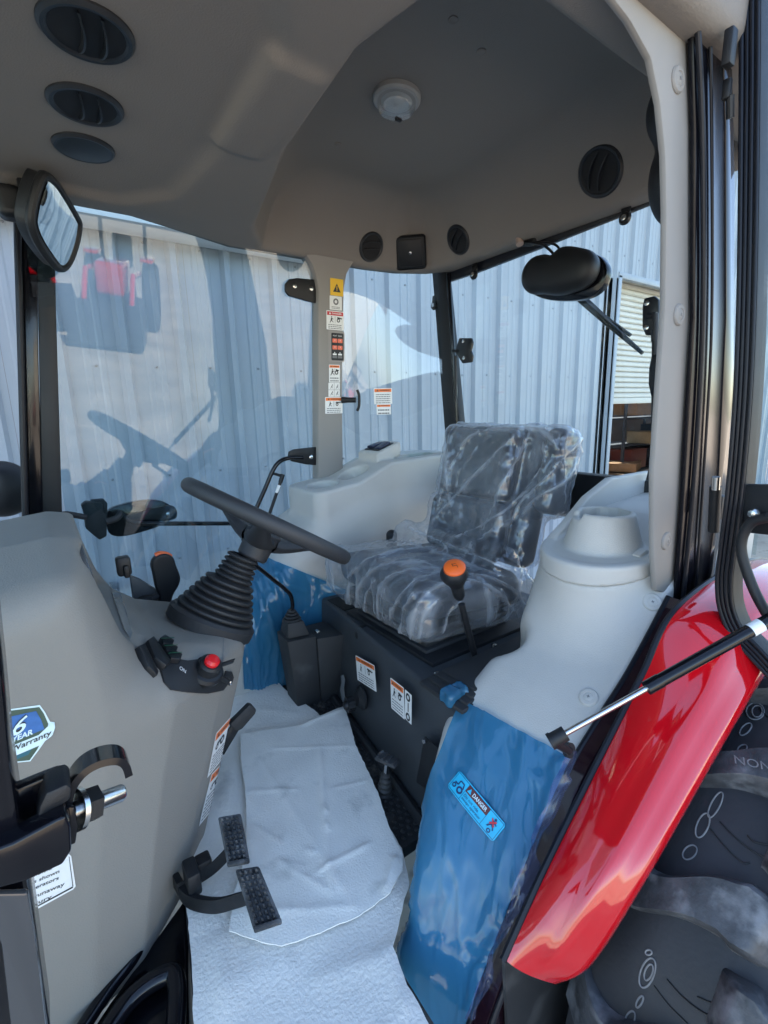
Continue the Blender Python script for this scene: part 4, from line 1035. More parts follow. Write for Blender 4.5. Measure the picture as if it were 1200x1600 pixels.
# ================================================================== SEAT
VINYL = mat('seat_vinyl', (.040,.045,.055), .5, bump=.3, bscale=500, var=.08)
seat = thing('operator_seat', 'dark grey operator seat in the middle of the cab', 'seat', (-.55, -.03, .33))
SY = -.03
def f_cush(P):
    Q = P.copy(); Q[:,2] -= .10*(P[:,0]+.55)
    d = sbox(Q, (-.545, SY, .435), (.205,.235,.055), .05)
    pad = sbox(Q, (-.53, SY, .48), (.17,.15,.03), .028); d = smin(d, pad, .03)
    ch = scyl(Q, (-.36,SY-.0,.515), (-.60,SY,.515), .012); return smax(d, -ch, .03)
UB = np.array([-.235,0,.972]); NB = np.array([.972,0,.235]); OB = np.array([-.752,SY,.46])
def seatloc(P):
    q = P-OB; return np.stack([q@NB, q[:,1], q@UB], 1)
def f_back(P):
    q = seatloc(P); y, t = q[:,1], q[:,2]
    w = .225-.02*np.clip((t-.25)/.2, 0, 1)
    d = sbox(np.stack([q[:,0], y*.225/w, t], 1), (-.02,0,.235), (.045,.225,.225), .04)
    pad = sbox(np.stack([q[:,0]-.02*(y/.15)**2, y, t], 1), (.035,0,.325), (.028,.155,.115), .027)
    pad2 = sbox(np.stack([q[:,0]-.03*(y/.16)**2, y, t], 1), (.035,0,.105), (.028,.165,.095), .027)
    return smin(smin(d, pad, .014), pad2, .014)
def f_bolster(P): return smax(scyl(P, (-.650,SY-.245,.512), (-.650,SY+.225,.512), .042), np.abs(P[:,1]-SY)-.25, .02)
def f_arm(P):
    q = seatloc(P); return sbox(q, (-.02,.255,.325), (.05,.036,.13), .028)
sdf_obj('cushion', f_cush, (-.80,-.31,.33), (-.28,.25,.58), .0075, VINYL, seat)
sdf_obj('backrest', f_back, (-1.02,-.31,.40), (-.62,.25,.97), .0075, VINYL, seat)
sdf_obj('armrest', f_arm, (-1.0,.13,.56), (-.72,.30,.96), .0075, VINYL, seat)
mb = MB(); mb.box((-.56, SY, .37), (.40,.42,.02), bev=.006); mb.build('seat_pan', BLACK, seat)
for i in range(5):
    k = 1.0 if i % 2 == 0 else .93
    mb = MB(); mb.box((-.52, SY+.04, .345+.0-.0*i-.014*(i-2)), (.33*k, .36*k, .017), bev=.007); mb.build('suspension_bellow', RUBBER, seat)
mb = MB(); mb.box((-.52, SY+.05, .310), (.37,.44,.012), bev=.003); mb.build('seat_base_plate', BLACK, seat)
def starknob(name, c, ax, r, parent, m=BLACK):
    mb = MB(); n = 56; pts = []
    fr = frame(c, ax)
    for i in range(n):
        a = 2*math.pi*i/n; rr = r*(1-.10*(.5-.5*math.cos(8*a))); pts.append(fr @ Vector((rr*math.cos(a), rr*math.sin(a), 0)))
    d = (fr.to_3x3() @ Vector((0,0,1)))
    mb.prism(pts, d*.022, bev=.0); mb.lathe([(r*.6,.022),(r*.5,.030),(r*.2,.032)], c, ax, n=20); mb.lathe([(r*.45,-.03),(r*.45,.0)], c, ax, n=16)
    return mb.build(name, m, parent)
starknob('height_knob', at(571,990,X=-.335), (1,.1,.1), .031, seat)
mb = MB(); mb.tube([at(580,985,X=-.36), at(560,985,X=-.335)], .008, 10); mb.build('knob_shaft', BLACK, seat)
for (x, y) in ((683,1057), (772,1012)):
    mb = MB(); mb.lathe([(.008,0),(.008,.010),(.005,.012)], at(x, y, Z=.318 if x < 700 else .33), (0,0,1), n=6); mb.build('seat_bolt', CHROME, seat)
# ------------------------------------------------------------------ clear plastic seat cover with folds
cov = thing('plastic_seat_cover', 'crumpled clear plastic cover pulled over the seat', 'seat cover', (-.55, -.03, .36))
def f_cov(P):
    Q = P.copy(); Q[:,2] -= .10*(P[:,0]+.55)
    sk = sbox(Q, (-.535, SY, .425), (.225+0*.0,.262,.075), .05)
    b = smin(smin(f_back(P), f_arm(P), .04), f_bolster(P), .035); b = smin(b, smin(f_cush(P), sk, .02), .03)
    return b-.011
V, F = nets(f_cov, (-1.04,-.36,.30), (-.24,.32,1.0), .0085)
V, F = subdivide(V, F); g_ = grad(f_cov, V); V = V-g_*f_cov(V)[:,None]
N_ = grad(f_cov, V)
a = V[:,1]*.80+V[:,2]*.60; b = -V[:,1]*.60+V[:,2]*.80; X, Y, Z = V.T
wob = vnoise(V*7+3)*.9+vnoise(V*16)*.35
back = np.clip((-X-.70)/.06, 0, 1)*np.clip((Z-.55)/.05, 0, 1)
# long pulled folds: diagonal on the backrest, fore-and-aft on the cushion
f1 = ridge(np.stack([b*8+wob*1.1, a*1.6, X*3+9], 1))**9
f2 = ridge(np.stack([b*17+wob*1.6, a*3.0+5, X*5], 1))**7
r_ = np.hypot(X+.35, Y-.02)+1e-3; an = np.arctan2(Y-.03, -(X+.18))
f3 = ridge(np.stack([an*6+wob*1.0, r_*2.2+(Z-.5)*3, Z*2+4], 1))**9
f4 = ridge(np.stack([an*13+wob*1.6, r_*4, Z*4+8], 1))**7
side = np.clip((np.abs(N_[:,2])-.5)/-.3, 0, 1)*(1-back)        # hanging skirt: vertical pleats
f5 = ridge(np.stack([(Y+X*.6)*24+wob*2, Z*3, X*2], 1))**4
fine = ridge(V*34+wob[:,None])**5
# the long pulled pleats, laid where the photograph shows them
pv = V-np.array(CAM); dz = pv@np.array(cf); PX = np.stack([600+F_PX*(pv@np.array(cr))/dz, 800-F_PX*(pv@np.array(cu))/dz], 1)
facing = ((N_*-pv).sum(1) > 0)
main = np.zeros(len(V)); FI = np.where(facing)[0]; PXa, V_all, PX, V = PX, V, PX[FI], V[FI]; main = main[FI]
PLEATS = [[(806,677),(725,761),(678,812)], [(830,675),(810,713),(782,761),(773,798)], [(861,710),(835,754),(784,801),(729,834),(711,841)], [(881,719),(843,757),(813,787),(799,812),(755,838)], [(901,724),(879,754),(839,779),(810,812)],
 [(718,706),(703,735),(681,801)], [(714,706),(740,680),(791,669),(850,675),(872,702)], [(685,673),(714,662),(777,668)], [(793,750),(813,706),(824,680)], [(916,680),(887,710),(861,732)], [(887,677),(881,713),(883,787)], [(634,823),(685,845),(725,860),(777,882),(832,904)], [(641,849),(692,867),(740,886),(799,904)],
 [(542,904),(575,875),(630,860),(685,856)], [(557,963),(560,919),(586,889),(641,878),(692,889)], [(593,963),(593,922),(615,897),(667,889),(696,893)], [(608,963),(626,930),(648,908),(689,893)], [(641,992),(648,955),(667,926),(703,911),(747,908)], [(725,897),(769,904),(810,926),(821,955)], [(725,904),(769,919),(806,952)], [(546,911),(542,948),(553,970)],
 [(570,966),(572,930),(590,902)], [(625,985),(632,950),(650,925)], [(655,990),(662,962),(684,935)], [(690,985),(700,960),(722,935)], [(760,975),(765,945),(756,915)], [(790,968),(793,940),(778,918)], [(806,952),(812,970),(800,985)], [(700,700),(697,740),(705,790)], [(850,690),(846,730),(800,790)], [(690,845),(700,862),(690,880)], [(735,850),(742,870),(735,890)], [(780,870),(772,890),(790,905)], [(905,690),(910,730),(900,780)], [(870,800),(850,850),(840,890)]]
for k, pl in enumerate(PLEATS):
    c_ = np.array([tuple(q)[:2] for q in smooth_path([(x, y, 0) for x, y in pl], 5)]); dd = np.full(len(V), 1e9); tt = np.zeros(len(V))
    for i in range(len(c_)-1):
        e = c_[i+1]-c_[i]; w_ = PX-c_[i]; t = np.clip((w_@e)/(e@e+1e-9), 0, 1); d_ = np.linalg.norm(w_-t[:,None]*e, axis=1); m_ = d_ < dd; dd[m_] = d_[m_]; tt[m_] = ((i+t)/(len(c_)-1))[m_]
    wd = 2.1+.9*math.sin(k*2.3)+1.3*vnoise(np.stack([tt*6+k, tt*0, tt*0], 1)); dd = dd+1.6*(vnoise(V*60+k)-.5)
    main = np.maximum(main, np.exp(-np.abs(dd)/wd*1.1)*np.minimum(1, .35+5*np.minimum(tt, 1-tt))*(.55+.45*vnoise(np.stack([tt*9+k*3, tt*0, tt*0+2], 1))))
m_ = np.zeros(len(V_all)); m_[FI] = main; main = m_; V = V_all
fold = main+.45*(back*(f1*.8+.7*f2)+(1-back)*(1-side)*(f3*.6+.7*f4))+side*f5*.55+.10*fine
wv = V+.02*np.stack([vnoise(V*11), vnoise(V*11+40), vnoise(V*11+80)], 1)
cr1 = np.abs(2*vnoise(wv*np.array([13,13,11]))-1); cr2 = np.abs(2*vnoise(wv*29+11)-1); cr3 = np.abs(2*vnoise(wv*58+5)-1)
V2 = V+N_*((np.minimum(fold, 1.2)*.0075-.007*cr1-.0045*cr2-.0022*cr3+.003)[:,None])
V2[:,2] -= np.where((V[:,2] < .43), .02*vnoise(V*np.array([6,6,1])+20), 0)
keep = (V[F].mean(1)[:,2] > .355+.0*Z.mean()) & ~((N_[F].mean(1)[:,2] < -.6) & (V[F].mean(1)[:,2] < .48))
F2 = F[keep]
COVM = filmmat('clear_seat_film', (.90,.93,.97), (.88,.92,.97), .03, .10, 55, .35, ridgeamt=.40, bdist=.0025, face=.40, ior=1.8)
me = np_mesh('cover_film', V2, F2, COVM)
at_ = me.attributes.new('fold', 'FLOAT', 'POINT'); fv = np.clip(fold*1.1-.12, 0, 1)
at_.data.foreach_set('value', fv[:len(me.vertices)].astype(np.float32))
inst('cover_film', me, cov, I4)
# rolled hem of film lying in the fold between cushion and backrest
# ------------------------------------------------------------------ seat pedestal
ped = thing('seat_pedestal', 'black painted steel pedestal box under the seat', 'pedestal', (-.5, 0, 0))
bm = bmesh.new()
co = [(-.318,-.38,0),(-.200,.43,0),(-.95,.43,0),(-.95,-.38,0),(-.335,-.38,.305),(-.255,.43,.305),(-.95,.43,.305),(-.95,-.38,.305)]
vv = [bm.verts.new(c) for c in co]
for f in ((3,2,1,0),(4,5,6,7),(0,1,5,4),(1,2,6,5),(2,3,7,6),(3,0,4,7)): bm.faces.new([vv[i] for i in f])
bmesh.ops.recalc_face_normals(bm, faces=list(bm.faces)); bmesh.ops.bevel(bm, geom=list(bm.edges), offset=.012, segments=3, profile=.5, affect='EDGES')
mb = MB(); mb.bm(bm); pb = mb.build('box', PEDM, ped)
PA, PB_, PC = (Vector(co[i]) for i in (0, 1, 4)); PN = (PB_-PA).cross(PC-PA).normalized()
def on_ped(x, y, off=.0):
    d = ray(x, y); t = (PA-CAM).dot(PN)/d.dot(PN); return CAM+d*t+PN*off
EX = (PB_-PA).normalized()
for (TL, TR, BL, fn, nm, lb) in (
    ((563,1031),(594,1048),(559,1062), lambda w, h: warn(w, h, ORANGE, 'WARNING', 'two', 4, .2, .32), 'warning_label', 'left warning label on the pedestal front'),
    ((619,1068),(641,1085),(612,1106), lambda w, h: warn(w, h, ORANGE, 'WARNING', 'two', 4, .2, .32), 'warning_label', 'right warning label on the pedestal front')):
    a, b, c = on_ped(*TL), on_ped(*TR), on_ped(*BL)
    fn((b-a).length, (a-c).length).build(nm, ped, c+PN*.0005, b-a, a-c, label=lb)
a, b, c = on_ped(641,1086), on_ped(652,1096), on_ped(633,1122)
s = Sticker((b-a).length, (a-c).length, WHITE); s.wheel(s.w*.5, s.h*.82, s.w*.32); s.wheel(s.w*.5, s.h*.16, s.w*.32); s.rect(s.w*.45, s.h*.34, s.w*.58, s.h*.64, INK); s.build('lever_diagram', ped, c+PN*.0005, b-a, a-c)
starknob('rotary_knob', on_ped(560,1097,.018), PN, .024, ped)
mb = MB(); mb.lathe([(.036,0),(.036,.006),(.028,.010),(.020,.018)], on_ped(566,1090,.0), PN, n=32); mb.build('knob_collar', BLACK, ped)
mb = MB(); mb.prism([on_ped(x, y, .001) for x, y in ((665,1150),(690,1172),(676,1238),(652,1222))], PN*.002, bev=.0); pl = mb.build('cover_plate', BLACK, ped)
mb = MB(); mb.lathe([(.005,0),(.005,.004)], on_ped(667,1157,.007), PN, n=10); mb.build('plate_screw', INKG, pl)
mb = MB(); mb.tube([Vector((-.30,-.38,.004)), Vector((-.185,.43,.004))], .012, 8); mb.build('foot_moulding', RUBBER, ped)
mb = MB(); mb.prism([Vector(v) for v in ((-.42,-.34,.3065),(-.34,-.34,.3065),(-.34,-.22,.3065),(-.42,-.22,.3065))], (0,0,.002)); mb.build('top_recess', VENTD, ped)  # flat near-black plate; the shade of a recess is put in its colour
for i in range(4):
    mb = MB(); mb.box((-.40-.02*i,.36,.315+.006*i), (.30,.15-.012*i,.012), bev=.004); mb.build('gaiter_fold', RUBBER, ped)
# grey grease smear on the pedestal front
mb = MB(); pts = [on_ped(x, y, .0012) for x, y in ((533,1056),(537,1054),(540,1062),(538,1075),(540,1090),(545,1107),(541,1109),(535,1094),(532,1078),(534,1066))]
mb.add(pts, [tuple(range(len(pts)))]); mb.build('grease_smear', mat('grease', (.22,.23,.24), .5), ped, smooth=0)
# ------------------------------------------------------------------ range lever with orange knob
rl = thing('range_lever', 'black gear lever with orange topped knob in front of the seat', 'gear lever', at(748,1040,Y=.27))
K = at(709,897,Y=.27); K0 = at(747,1045,Y=.27)
mb = MB(); mb.tube([K0, K+(K0-K)*.30], .009, 12); mb.build('shaft', BLACK, rl)
mb = MB(); dn = (K0-K).normalized(); mb.lathe([(.010,.075),(.015,.066),(.017,.036),(.013,.034)], K, dn, n=20); mb.build('collar', BLACK, rl)
def f_knob(P): return smin(sball(P, K, (.036,.034,.029)), scyl(P, K, K+dn*.045, .016), .02)
sdf_obj('knob', f_knob, K-Vector((.06,.06,.08)), K+Vector((.06,.06,.06)), .0035, BLACK, rl)
tn = (Vector((.30,.42,.86))).normalized()
mb = MB(); mb.lathe([(.0255,.0205),(.0255,.0275),(.021,.0310),(.002,.0320)], K, tn, n=28, sx=1.12); cp = mb.build('orange_cap', ORKNOB, rl)
fr = frame(K+tn*.0327, tn, Vector((-1,.3,0))); mb = MB()
for (x, y, a, b) in ((0,0,.012,.0015), (-.005,.004,.0015,.008), (.005,-.004,.0015,.008), (0,.006,.010,.0015)):
    mb.add([fr @ Vector(v) for v in ((x-a/2,y-b/2,0),(x+a/2,y-b/2,0),(x+a/2,y+b/2,0),(x-a/2,y+b/2,0))], [(0,1,2,3)])
mb.build('shift_pattern', INK, cp, smooth=0)
# small lever beyond the cushion
sl = thing('position_lever', 'small black paddle lever between the seat and far console', 'lever', at(613,862,Y=-.33))
def f_pad(P):
    a, b = np.array(at(612,836,Y=-.33)), np.array(at(612,852,Y=-.33)); return smin(scyl(P, a, b, .021), scyl(P, b, b-np.array([0,0,.05]), .009), .012)
sdf_obj('grip', f_pad, at(613,858,Y=-.33)-Vector((.05,.04,.08)), at(613,838,Y=-.33)+Vector((.05,.04,.05)), .004, BLACK, sl)
mb = MB(); q = at(612,862,Y=-.33); mb.tube([q-Vector((0,0,.03)), q-Vector((0,0,.16))], .007, 8); mb.build('stem', BLACK, sl)
# ------------------------------------------------------------------ lever box with bent rod
lb_ = thing('lever_box', 'matt black plastic lever housing standing on the floor left of the pedestal', 'lever box', (-.21,-.28,0))
def hull(c0, c1, bev, m, nm):
    bm = bmesh.new(); vv = [bm.verts.new(c) for c in list(c0)+list(c1)]; n = len(c0)
    bm.faces.new(vv[:n][::-1]); bm.faces.new(vv[n:])
    for i in range(n): bm.faces.new((vv[i], vv[(i+1)%n], vv[n+(i+1)%n], vv[n+i]))
    bmesh.ops.recalc_face_normals(bm, faces=list(bm.faces)); bmesh.ops.bevel(bm, geom=list(bm.edges), offset=bev, segments=2, profile=.5, affect='EDGES')
    mb = MB(); mb.bm(bm); return mb.build(nm, m, lb_)
hull([(-.16,-.33,0),(-.155,-.235,0),(-.235,-.225,0),(-.235,-.33,0)], [(-.135,-.325,.255),(-.13,-.225,.255),(-.222,-.205,.255),(-.222,-.325,.255)], .005, BLACKM, 'front_housing')
hull([(-.237,-.33,0),(-.237,-.225,0),(-.305,-.215,0),(-.305,-.33,0)], [(-.224,-.325,.245),(-.224,-.205,.245),(-.318,-.185,.240),(-.318,-.325,.240)], .006, BLACKM, 'rear_housing')
hull([(-.142,-.315,.256),(-.138,-.24,.256),(-.21,-.225,.256),(-.21,-.315,.256)], [(-.150,-.305,.305),(-.146,-.25,.305),(-.198,-.24,.305),(-.198,-.305,.305)], .006, BLACKM, 'gaiter_base')
BT = Vector((-.172,-.274,.303)); pr = []
h = 0
for i in range(4): r = .030-.005*i; pr += [(r-.005,h),(r,h+.004),(r-.003,h+.008)]; h += .009
mb = MB(); mb.lathe(pr, BT, (0,0,1), n=24); mb.build('gaiter', RUBBER, lb_)
mb = MB(); mb.tube(smooth_path([BT+Vector((0,0,.03)), at(457,945,Y=-.272), at(454,930,Y=-.265), at(445,920,Y=-.26), at(425,904,Y=-.25), at(395,880,Y=-.23)], 5), .0065, 12); mb.build('bent_rod', GLOSSB, lb_)
mb = MB(); mb.box((-.235,-.222,.262), (.012,.02,.006), bev=.001); mb.build('zinc_clip', CHROME, lb_)

# ================================================================== FLOOR COVERINGS AND PEDALS
FELT = mat('white_felt', (.83,.785,.715), .9, bump=1.0, bscale=150, var=.06, vscale=7, dirt=(.60,.575,.53), dscale=9, dthr=.60, spec=.15, detail=6)
def sheet(name, outline, z0, amp, label, m, cat='floor sheet', creases=(), group=None, th=.0035, cell=.012):
    pts = [at(x, y, Z=z0) for x, y in outline]; bnd = []; rj = random.Random(len(outline))
    for i, p in enumerate(pts):
        q = pts[(i+1) % len(pts)]; k_ = max(2, int((q-p).length/.012))
        for j in range(k_): bnd.append(p.lerp(q, j/k_)+Vector((rj.uniform(-.0012,.0012), rj.uniform(-.0012,.0012), 0)))
    bm = bmesh.new(); vv = [bm.verts.new((p.x, p.y, 0)) for p in bnd]; bm.faces.new(vv); th = th*.6
    for ax in (0, 1):
        lo = min(p[ax] for p in bnd); hi = max(p[ax] for p in bnd); k = lo+cell
        while k < hi:
            no = (1,0,0) if ax == 0 else (0,1,0); co = (k,0,0) if ax == 0 else (0,k,0)
            bmesh.ops.bisect_plane(bm, geom=list(bm.verts)+list(bm.edges)+list(bm.faces), plane_co=co, plane_no=no); k += cell
    A = np.array([tuple(v.co) for v in bm.verts]); Q = np.stack([A[:,0], A[:,1], A[:,0]*0+3.3], 1)
    hgt = z0+amp*(vnoise(Q*np.array([6,6,1]))*.8+.35*vnoise(Q*18))
    for (p0, p1, wd, hh) in creases:
        a, b = (np.array(at(*q, Z=z0)[:2]) for q in (p0, p1)); e = b-a; w = A[:,:2]-a; t = np.clip((w@e)/(e@e), 0, 1)
        dd = np.linalg.norm(w-t[:,None]*e, axis=1); hgt = hgt+.55*hh*np.exp(-np.abs(dd)/(wd*.8))*np.minimum(1, 6*np.minimum(t, 1-t)+.25)
    for v, hz in zip(bm.verts, hgt): v.co.z = hz
    top = list(bm.faces)
    r = bmesh.ops.extrude_face_region(bm, geom=top)
    for g_ in r['geom']:
        if isinstance(g_, bmesh.types.BMVert): g_.co.z += th
    bmesh.ops.recalc_face_normals(bm, faces=list(bm.faces))
    mb = MB(); mb.bm(bm); o = mb.build(name, m, None, smooth=60); return tag(o, label, cat, group)
sheet('felt_sheet', [(384,1028),(398,1022),(440,1075),(497,1118),(540,1180),(628,1330),(640,1385),(628,1430),(615,1490),(636,1545),(690,1640),(660,1720),(400,1720),(306,1660),(300,1500),(290,1395),(300,1320),(330,1180),(352,1090)], .004, .010, 'large white felt sheet covering the cab floor', FELT,
      creases=(((640,1400),(612,1500),.012,.012), ((330,1560),(470,1500),.05,.010), ((400,1110),(470,1120),.010,.008), ((360,1200),(350,1280),.02,.008), ((480,1540),(600,1500),.03,.012), ((600,1480),(640,1600),.025,.014), ((340,1460),(360,1600),.03,.010)))
FELT2 = mat('pale_felt', (.88,.84,.77), .9, bump=.6, bscale=220, var=.06, vscale=9, dirt=(.64,.62,.57), dscale=11, dthr=.60, spec=.15, detail=6)
sheet('felt_sheet', [(376,1149),(470,1136),(538,1106),(545,1128),(556,1168),(574,1205),(590,1240),(612,1305),(630,1338),(628,1365),(610,1400),(560,1435),(500,1462),(440,1482),(400,1476),(359,1460),(366,1400),(385,1340),(386,1300),(384,1240),(376,1190)], .020, .008, 'smaller creased white felt sheet lying over the large one', FELT2,
      creases=(((420,1172),(555,1170),.004,.005), ((520,1235),(575,1222),.0035,.006), ((395,1292),(440,1320),.004,.007), ((440,1350),(480,1360),.003,.005), ((490,1370),(580,1320),.006,.008), ((500,1170),(510,1300),.010,.007), ((385,1240),(470,1236),.005,.006), ((500,1180),(520,1420),.012,.006), ((400,1180),(560,1430),.02,.006), ((540,1110),(470,1138),.012,.010), ((430,1345),(520,1400),.004,.006), ((410,1430),(560,1420),.012,.006), ((505,1262),(512,1276),.004,.008), ((508,1290),(515,1302),.004,.008), ((478,1330),(492,1338),.004,.008), ((390,1300),(400,1470),.02,.012), ((620,1340),(600,1400),.015,.012)), cell=.0055)
# pedals
PEDR = mat('pedal_rubber', (.035,.037,.041), .65, bump=.4, bscale=300, var=.2, vscale=30, dirt=(.16,.165,.17), dscale=16, dthr=.5)
def pedal(name, label, corners, zc, group=None, arm=None):
    """pad corners tl, tr, br, bl"""
    tl, tr, br, bl = [at(x, y, Z=z) for (x, y), z in zip(corners, zc)]
    t = thing(name, label, 'pedal', (tl+br)/2, group)
    n_ = (tr-tl).cross(bl-tl).normalized(); n_ = n_ if n_.z > 0 else -n_
    mb = MB(); mb.prism([tl, tr, br, bl], -n_*.016, bev=.004); o = mb.build('pad', PEDR, t)
    mb = MB(); nb = MB()
    for i in range(9):
        for j in range(4):
            u, v = (j+.5)/4, (i+.5)/9; u, v = .07+.86*u, .05+.90*v
            c = tl*(1-u)*(1-v)+tr*u*(1-v)+br*u*v+bl*(1-u)*v; ex = (tr-tl)*.082; ey = (bl-tl)*.040
            a = [c-ex-ey-n_*.001, c+ex-ey-n_*.001, c+ex+ey-n_*.001, c-ex+ey-n_*.001]; b = [c-ex*.45-ey*.45+n_*.009, c+ex*.45-ey*.45+n_*.009, c+ex*.45+ey*.45+n_*.009, c-ex*.45+ey*.45+n_*.009]
            mb = MB(); mb.add(a+b, [(4,5,6,7),(0,1,5,4),(1,2,6,5),(2,3,7,6),(3,0,4,7)]); mb.build('tread_block', PEDR, o, smooth=0)
    mb = MB(); lo = MB(); lo.box(br*.5+bl*.5+n_*.004, ((br-bl).length*.96,.008,.012), frame(br, n_, br-bl).to_3x3(), bev=.002); lo.build('lip', PEDR, o)
    for pth, wd in (arm or []):
        P = smooth_path(pth, 6); rows = []
        for p in P: rows.append([p+Vector((0,0,wd)), p+Vector((0,0,-wd)), p+Vector((.012,0,-wd)), p+Vector((.012,0,wd)), p+Vector((0,0,wd))])
        mb = MB(); mb.grid(rows); mb.build('arm', BLACK, t)
    return t
pedal('brake_pedal', 'upper ribbed rubber brake pedal under the dashboard', [(340,1276),(376,1270),(390,1346),(355,1352)], (.14,.14,.10,.10), 'brake pedals', [([at(288,1385,Z=.06), at(318,1368,Z=.06), at(340,1352,Z=.07), at(366,1325,Z=.095)], .014)])
pedal('brake_pedal', 'lower ribbed rubber brake pedal lying over the felt', [(367,1358),(404,1352),(441,1440),(396,1454)], (.14,.14,.10,.10), 'brake pedals', [([at(280,1372,Z=.05), at(300,1402,Z=.05), at(340,1412,Z=.06), at(376,1404,Z=.075), at(400,1396,Z=.095)], .016)])
mb = MB(); mb.box(at(318,1352,Z=.07), (.03,.03,.04), bev=.005); mb.box(at(300,1370,Z=.08), (.025,.05,.05), bev=.005); t = mb.build('pedal_pivot', BLACK, None); tag(t, 'black pedal pivot block under the dashboard edge', 'pivot')
# clutch/park lever sticking out beside the shroud
lvp = thing('tilt_lever', 'short flat black lever sticking out behind the dashboard', 'lever', at(355,1160,Y=.03))
a, b, c = at(346,1168,Y=.02), at(372,1132,Y=.02), at(398,1106,Y=.02)
mb = MB(); mb.prism([at(x, y, Y=.02) for x, y in ((335,1172),(362,1134),(374,1140),(350,1180))], (0,-.006,0), bev=.001); mb.build('blade', BLACK, lvp)
mb = MB(); mb.prism([at(x, y, Y=.03) for x, y in ((360,1132),(364,1128),(390,1102),(395,1103),(401,1110),(399,1116),(379,1139),(372,1143),(361,1137)) if True], (0,-.018,0), bev=.003); mb.build('grip', BLACKM, lvp)
# foot button with rubber boot near the pedestal
fb = thing('diff_lock_pedal', 'small foot pedal on a ribbed rubber boot beside the pedestal', 'pedal', at(599,1242,Z=0))
o_ = at(600,1240,Z=0); pr = []; h = -.002
for i in range(5): r = .021-.002*i; pr += [(r-.006,h),(r-.001,h+.003),(r,h+.007),(r-.001,h+.010),(r-.007,h+.014)]; h += .0155
axf = (at(607,1172,Z=.15)-o_).normalized()
mb = MB(); mb.lathe(pr, o_, axf, n=24); mb.build('boot', mat('dusty_rubber', (.03,.03,.03), .6, var=.3, vscale=25, dirt=(.08,.08,.075), dscale=20, dthr=.6), fb)
mb = MB(); mb.tube([o_+axf*h*.9, o_+axf*(h+.035)], .006, 10); mb.build('stem', STEEL, fb)
c = o_+axf*(h+.045)
mb = MB(); mb.box(c, (.030,.062,.012), Matrix.Rotation(R_(20), 3, 'Z'), bev=.005); pdl = mb.build('pad', PEDR, fb)
for k in range(4):
    mb = MB(); mb.box(c+Matrix.Rotation(R_(20), 3, 'Z') @ Vector((0,-.022+.0147*k,.007)), (.026,.006,.004), Matrix.Rotation(R_(20), 3, 'Z'), bev=.001); mb.build('rib', PEDR, pdl)

# ================================================================== BLUE PROTECTIVE FILMS
BLUE = filmmat('blue_film', (.22,.52,.76), (.075,.31,.52), .55, .08, 14, .06, bdist=.006, ior=1.52)
def pxfilm(name, fn, L_px, R_px, nu, nv, off, label, wr, m=BLUE, lift=None):
    Lp = [Vector((x, y, 0)) for x, y in L_px]; Rp = [Vector((x, y, 0)) for x, y in R_px]
    Ls, Rs = smooth_path(Lp, nu), smooth_path(Rp, nu); px = []
    n = min(len(Ls), len(Rs))
    for i in range(n):
        for j in range(nv+1): p = Ls[i].lerp(Rs[i], j/nv); px.append((p.x, p.y))
    P, N_ = surfN(fn, px, off)
    u = np.repeat(np.arange(n)/(n-1), nv+1); v = np.tile(np.arange(nv+1)/nv, n)
    d = wr(u, v, P)
    if lift is not None: d = d+lift(u, v)
    P = P+N_*d[:,None]
    rows = [[Vector(P[i*(nv+1)+j]) for j in range(nv+1)] for i in range(n)]
    t = MB(); t.grid(rows); o = t.build(name, m, None, smooth=180); return tag(o, label, 'plastic film')
def wr_near(u, v, P):
    Q = np.stack([u*5, v*4, u*0+1.7], 1); w = vnoise(Q)*2
    r1 = ridge(np.stack([(u*1.0-v*.8)*7+w, v*2, u*0], 1))**5*.008*np.clip(1.15-u*1.8, .12, 1)
    r2 = ridge(np.stack([u*26+w*3, v*3, u*0+5], 1))**4*.009*np.clip((v-.78)/.2, 0, 1)
    r3 = ridge(np.stack([v*7+w*1.5, u*1.2, u*0+9], 1))**8*.0012
    c1 = np.abs(2*vnoise(np.stack([u*6+w, v*5-u*3, u*0+12], 1))-1); c2 = np.abs(2*vnoise(np.stack([u*15+w, v*12-u*6, u*0+15], 1))-1)
    return .006+r1+r2+r3-(.010*c1+.004*c2)*np.clip(1.1-u*1.45, .09, 1)
pxfilm('blue_protective_film', f_lc, [(726,1097),(700,1158),(676,1225),(652,1300),(633,1380),(622,1440),(618,1490),(630,1545),(660,1610),(690,1680)], [(892,1186),(872,1240),(848,1300),(824,1362),(800,1425),(778,1482),(760,1530),(744,1575),(726,1630),(712,1680)], 9, 44, .004, 'blue plastic film with a danger sticker on the near console', wr_near)
# loose crumpled fringe over the sill
fr_rows = []; rd = random.Random(4)
for i in range(46):
    u = i/45; x = 894-(894-742)*u; y = 1176+(1585-1176)*u
    wdt = 10+18*abs(math.sin(u*7+1))*(1 if .10 < u < .62 else .35)+4*math.sin(u*31)
    row = []
    for j in range(7):
        v = j/6; p = at(x-6+wdt*v, y+4*v, Y=.676+.02*v); q_ = np.array([[u*16, v*2.5, 0.], [u*16, v*2.5, 7.]]); n0, n1 = vnoise(q_); row.append(p+Vector((.010+.012*n0, .008*n1, .010+.014*n1*v)))
    fr_rows.append(row)
FRM = filmmat('clear_violet_film', (.55,.6,.85), (.25,.3,.55), .18, .12, 40, .5)
mb = MB(); mb.grid(fr_rows); tag(mb.build('film_fringe', FRM, None, smooth=180), 'loose crumpled film fringe along the dark door sill', 'plastic film')
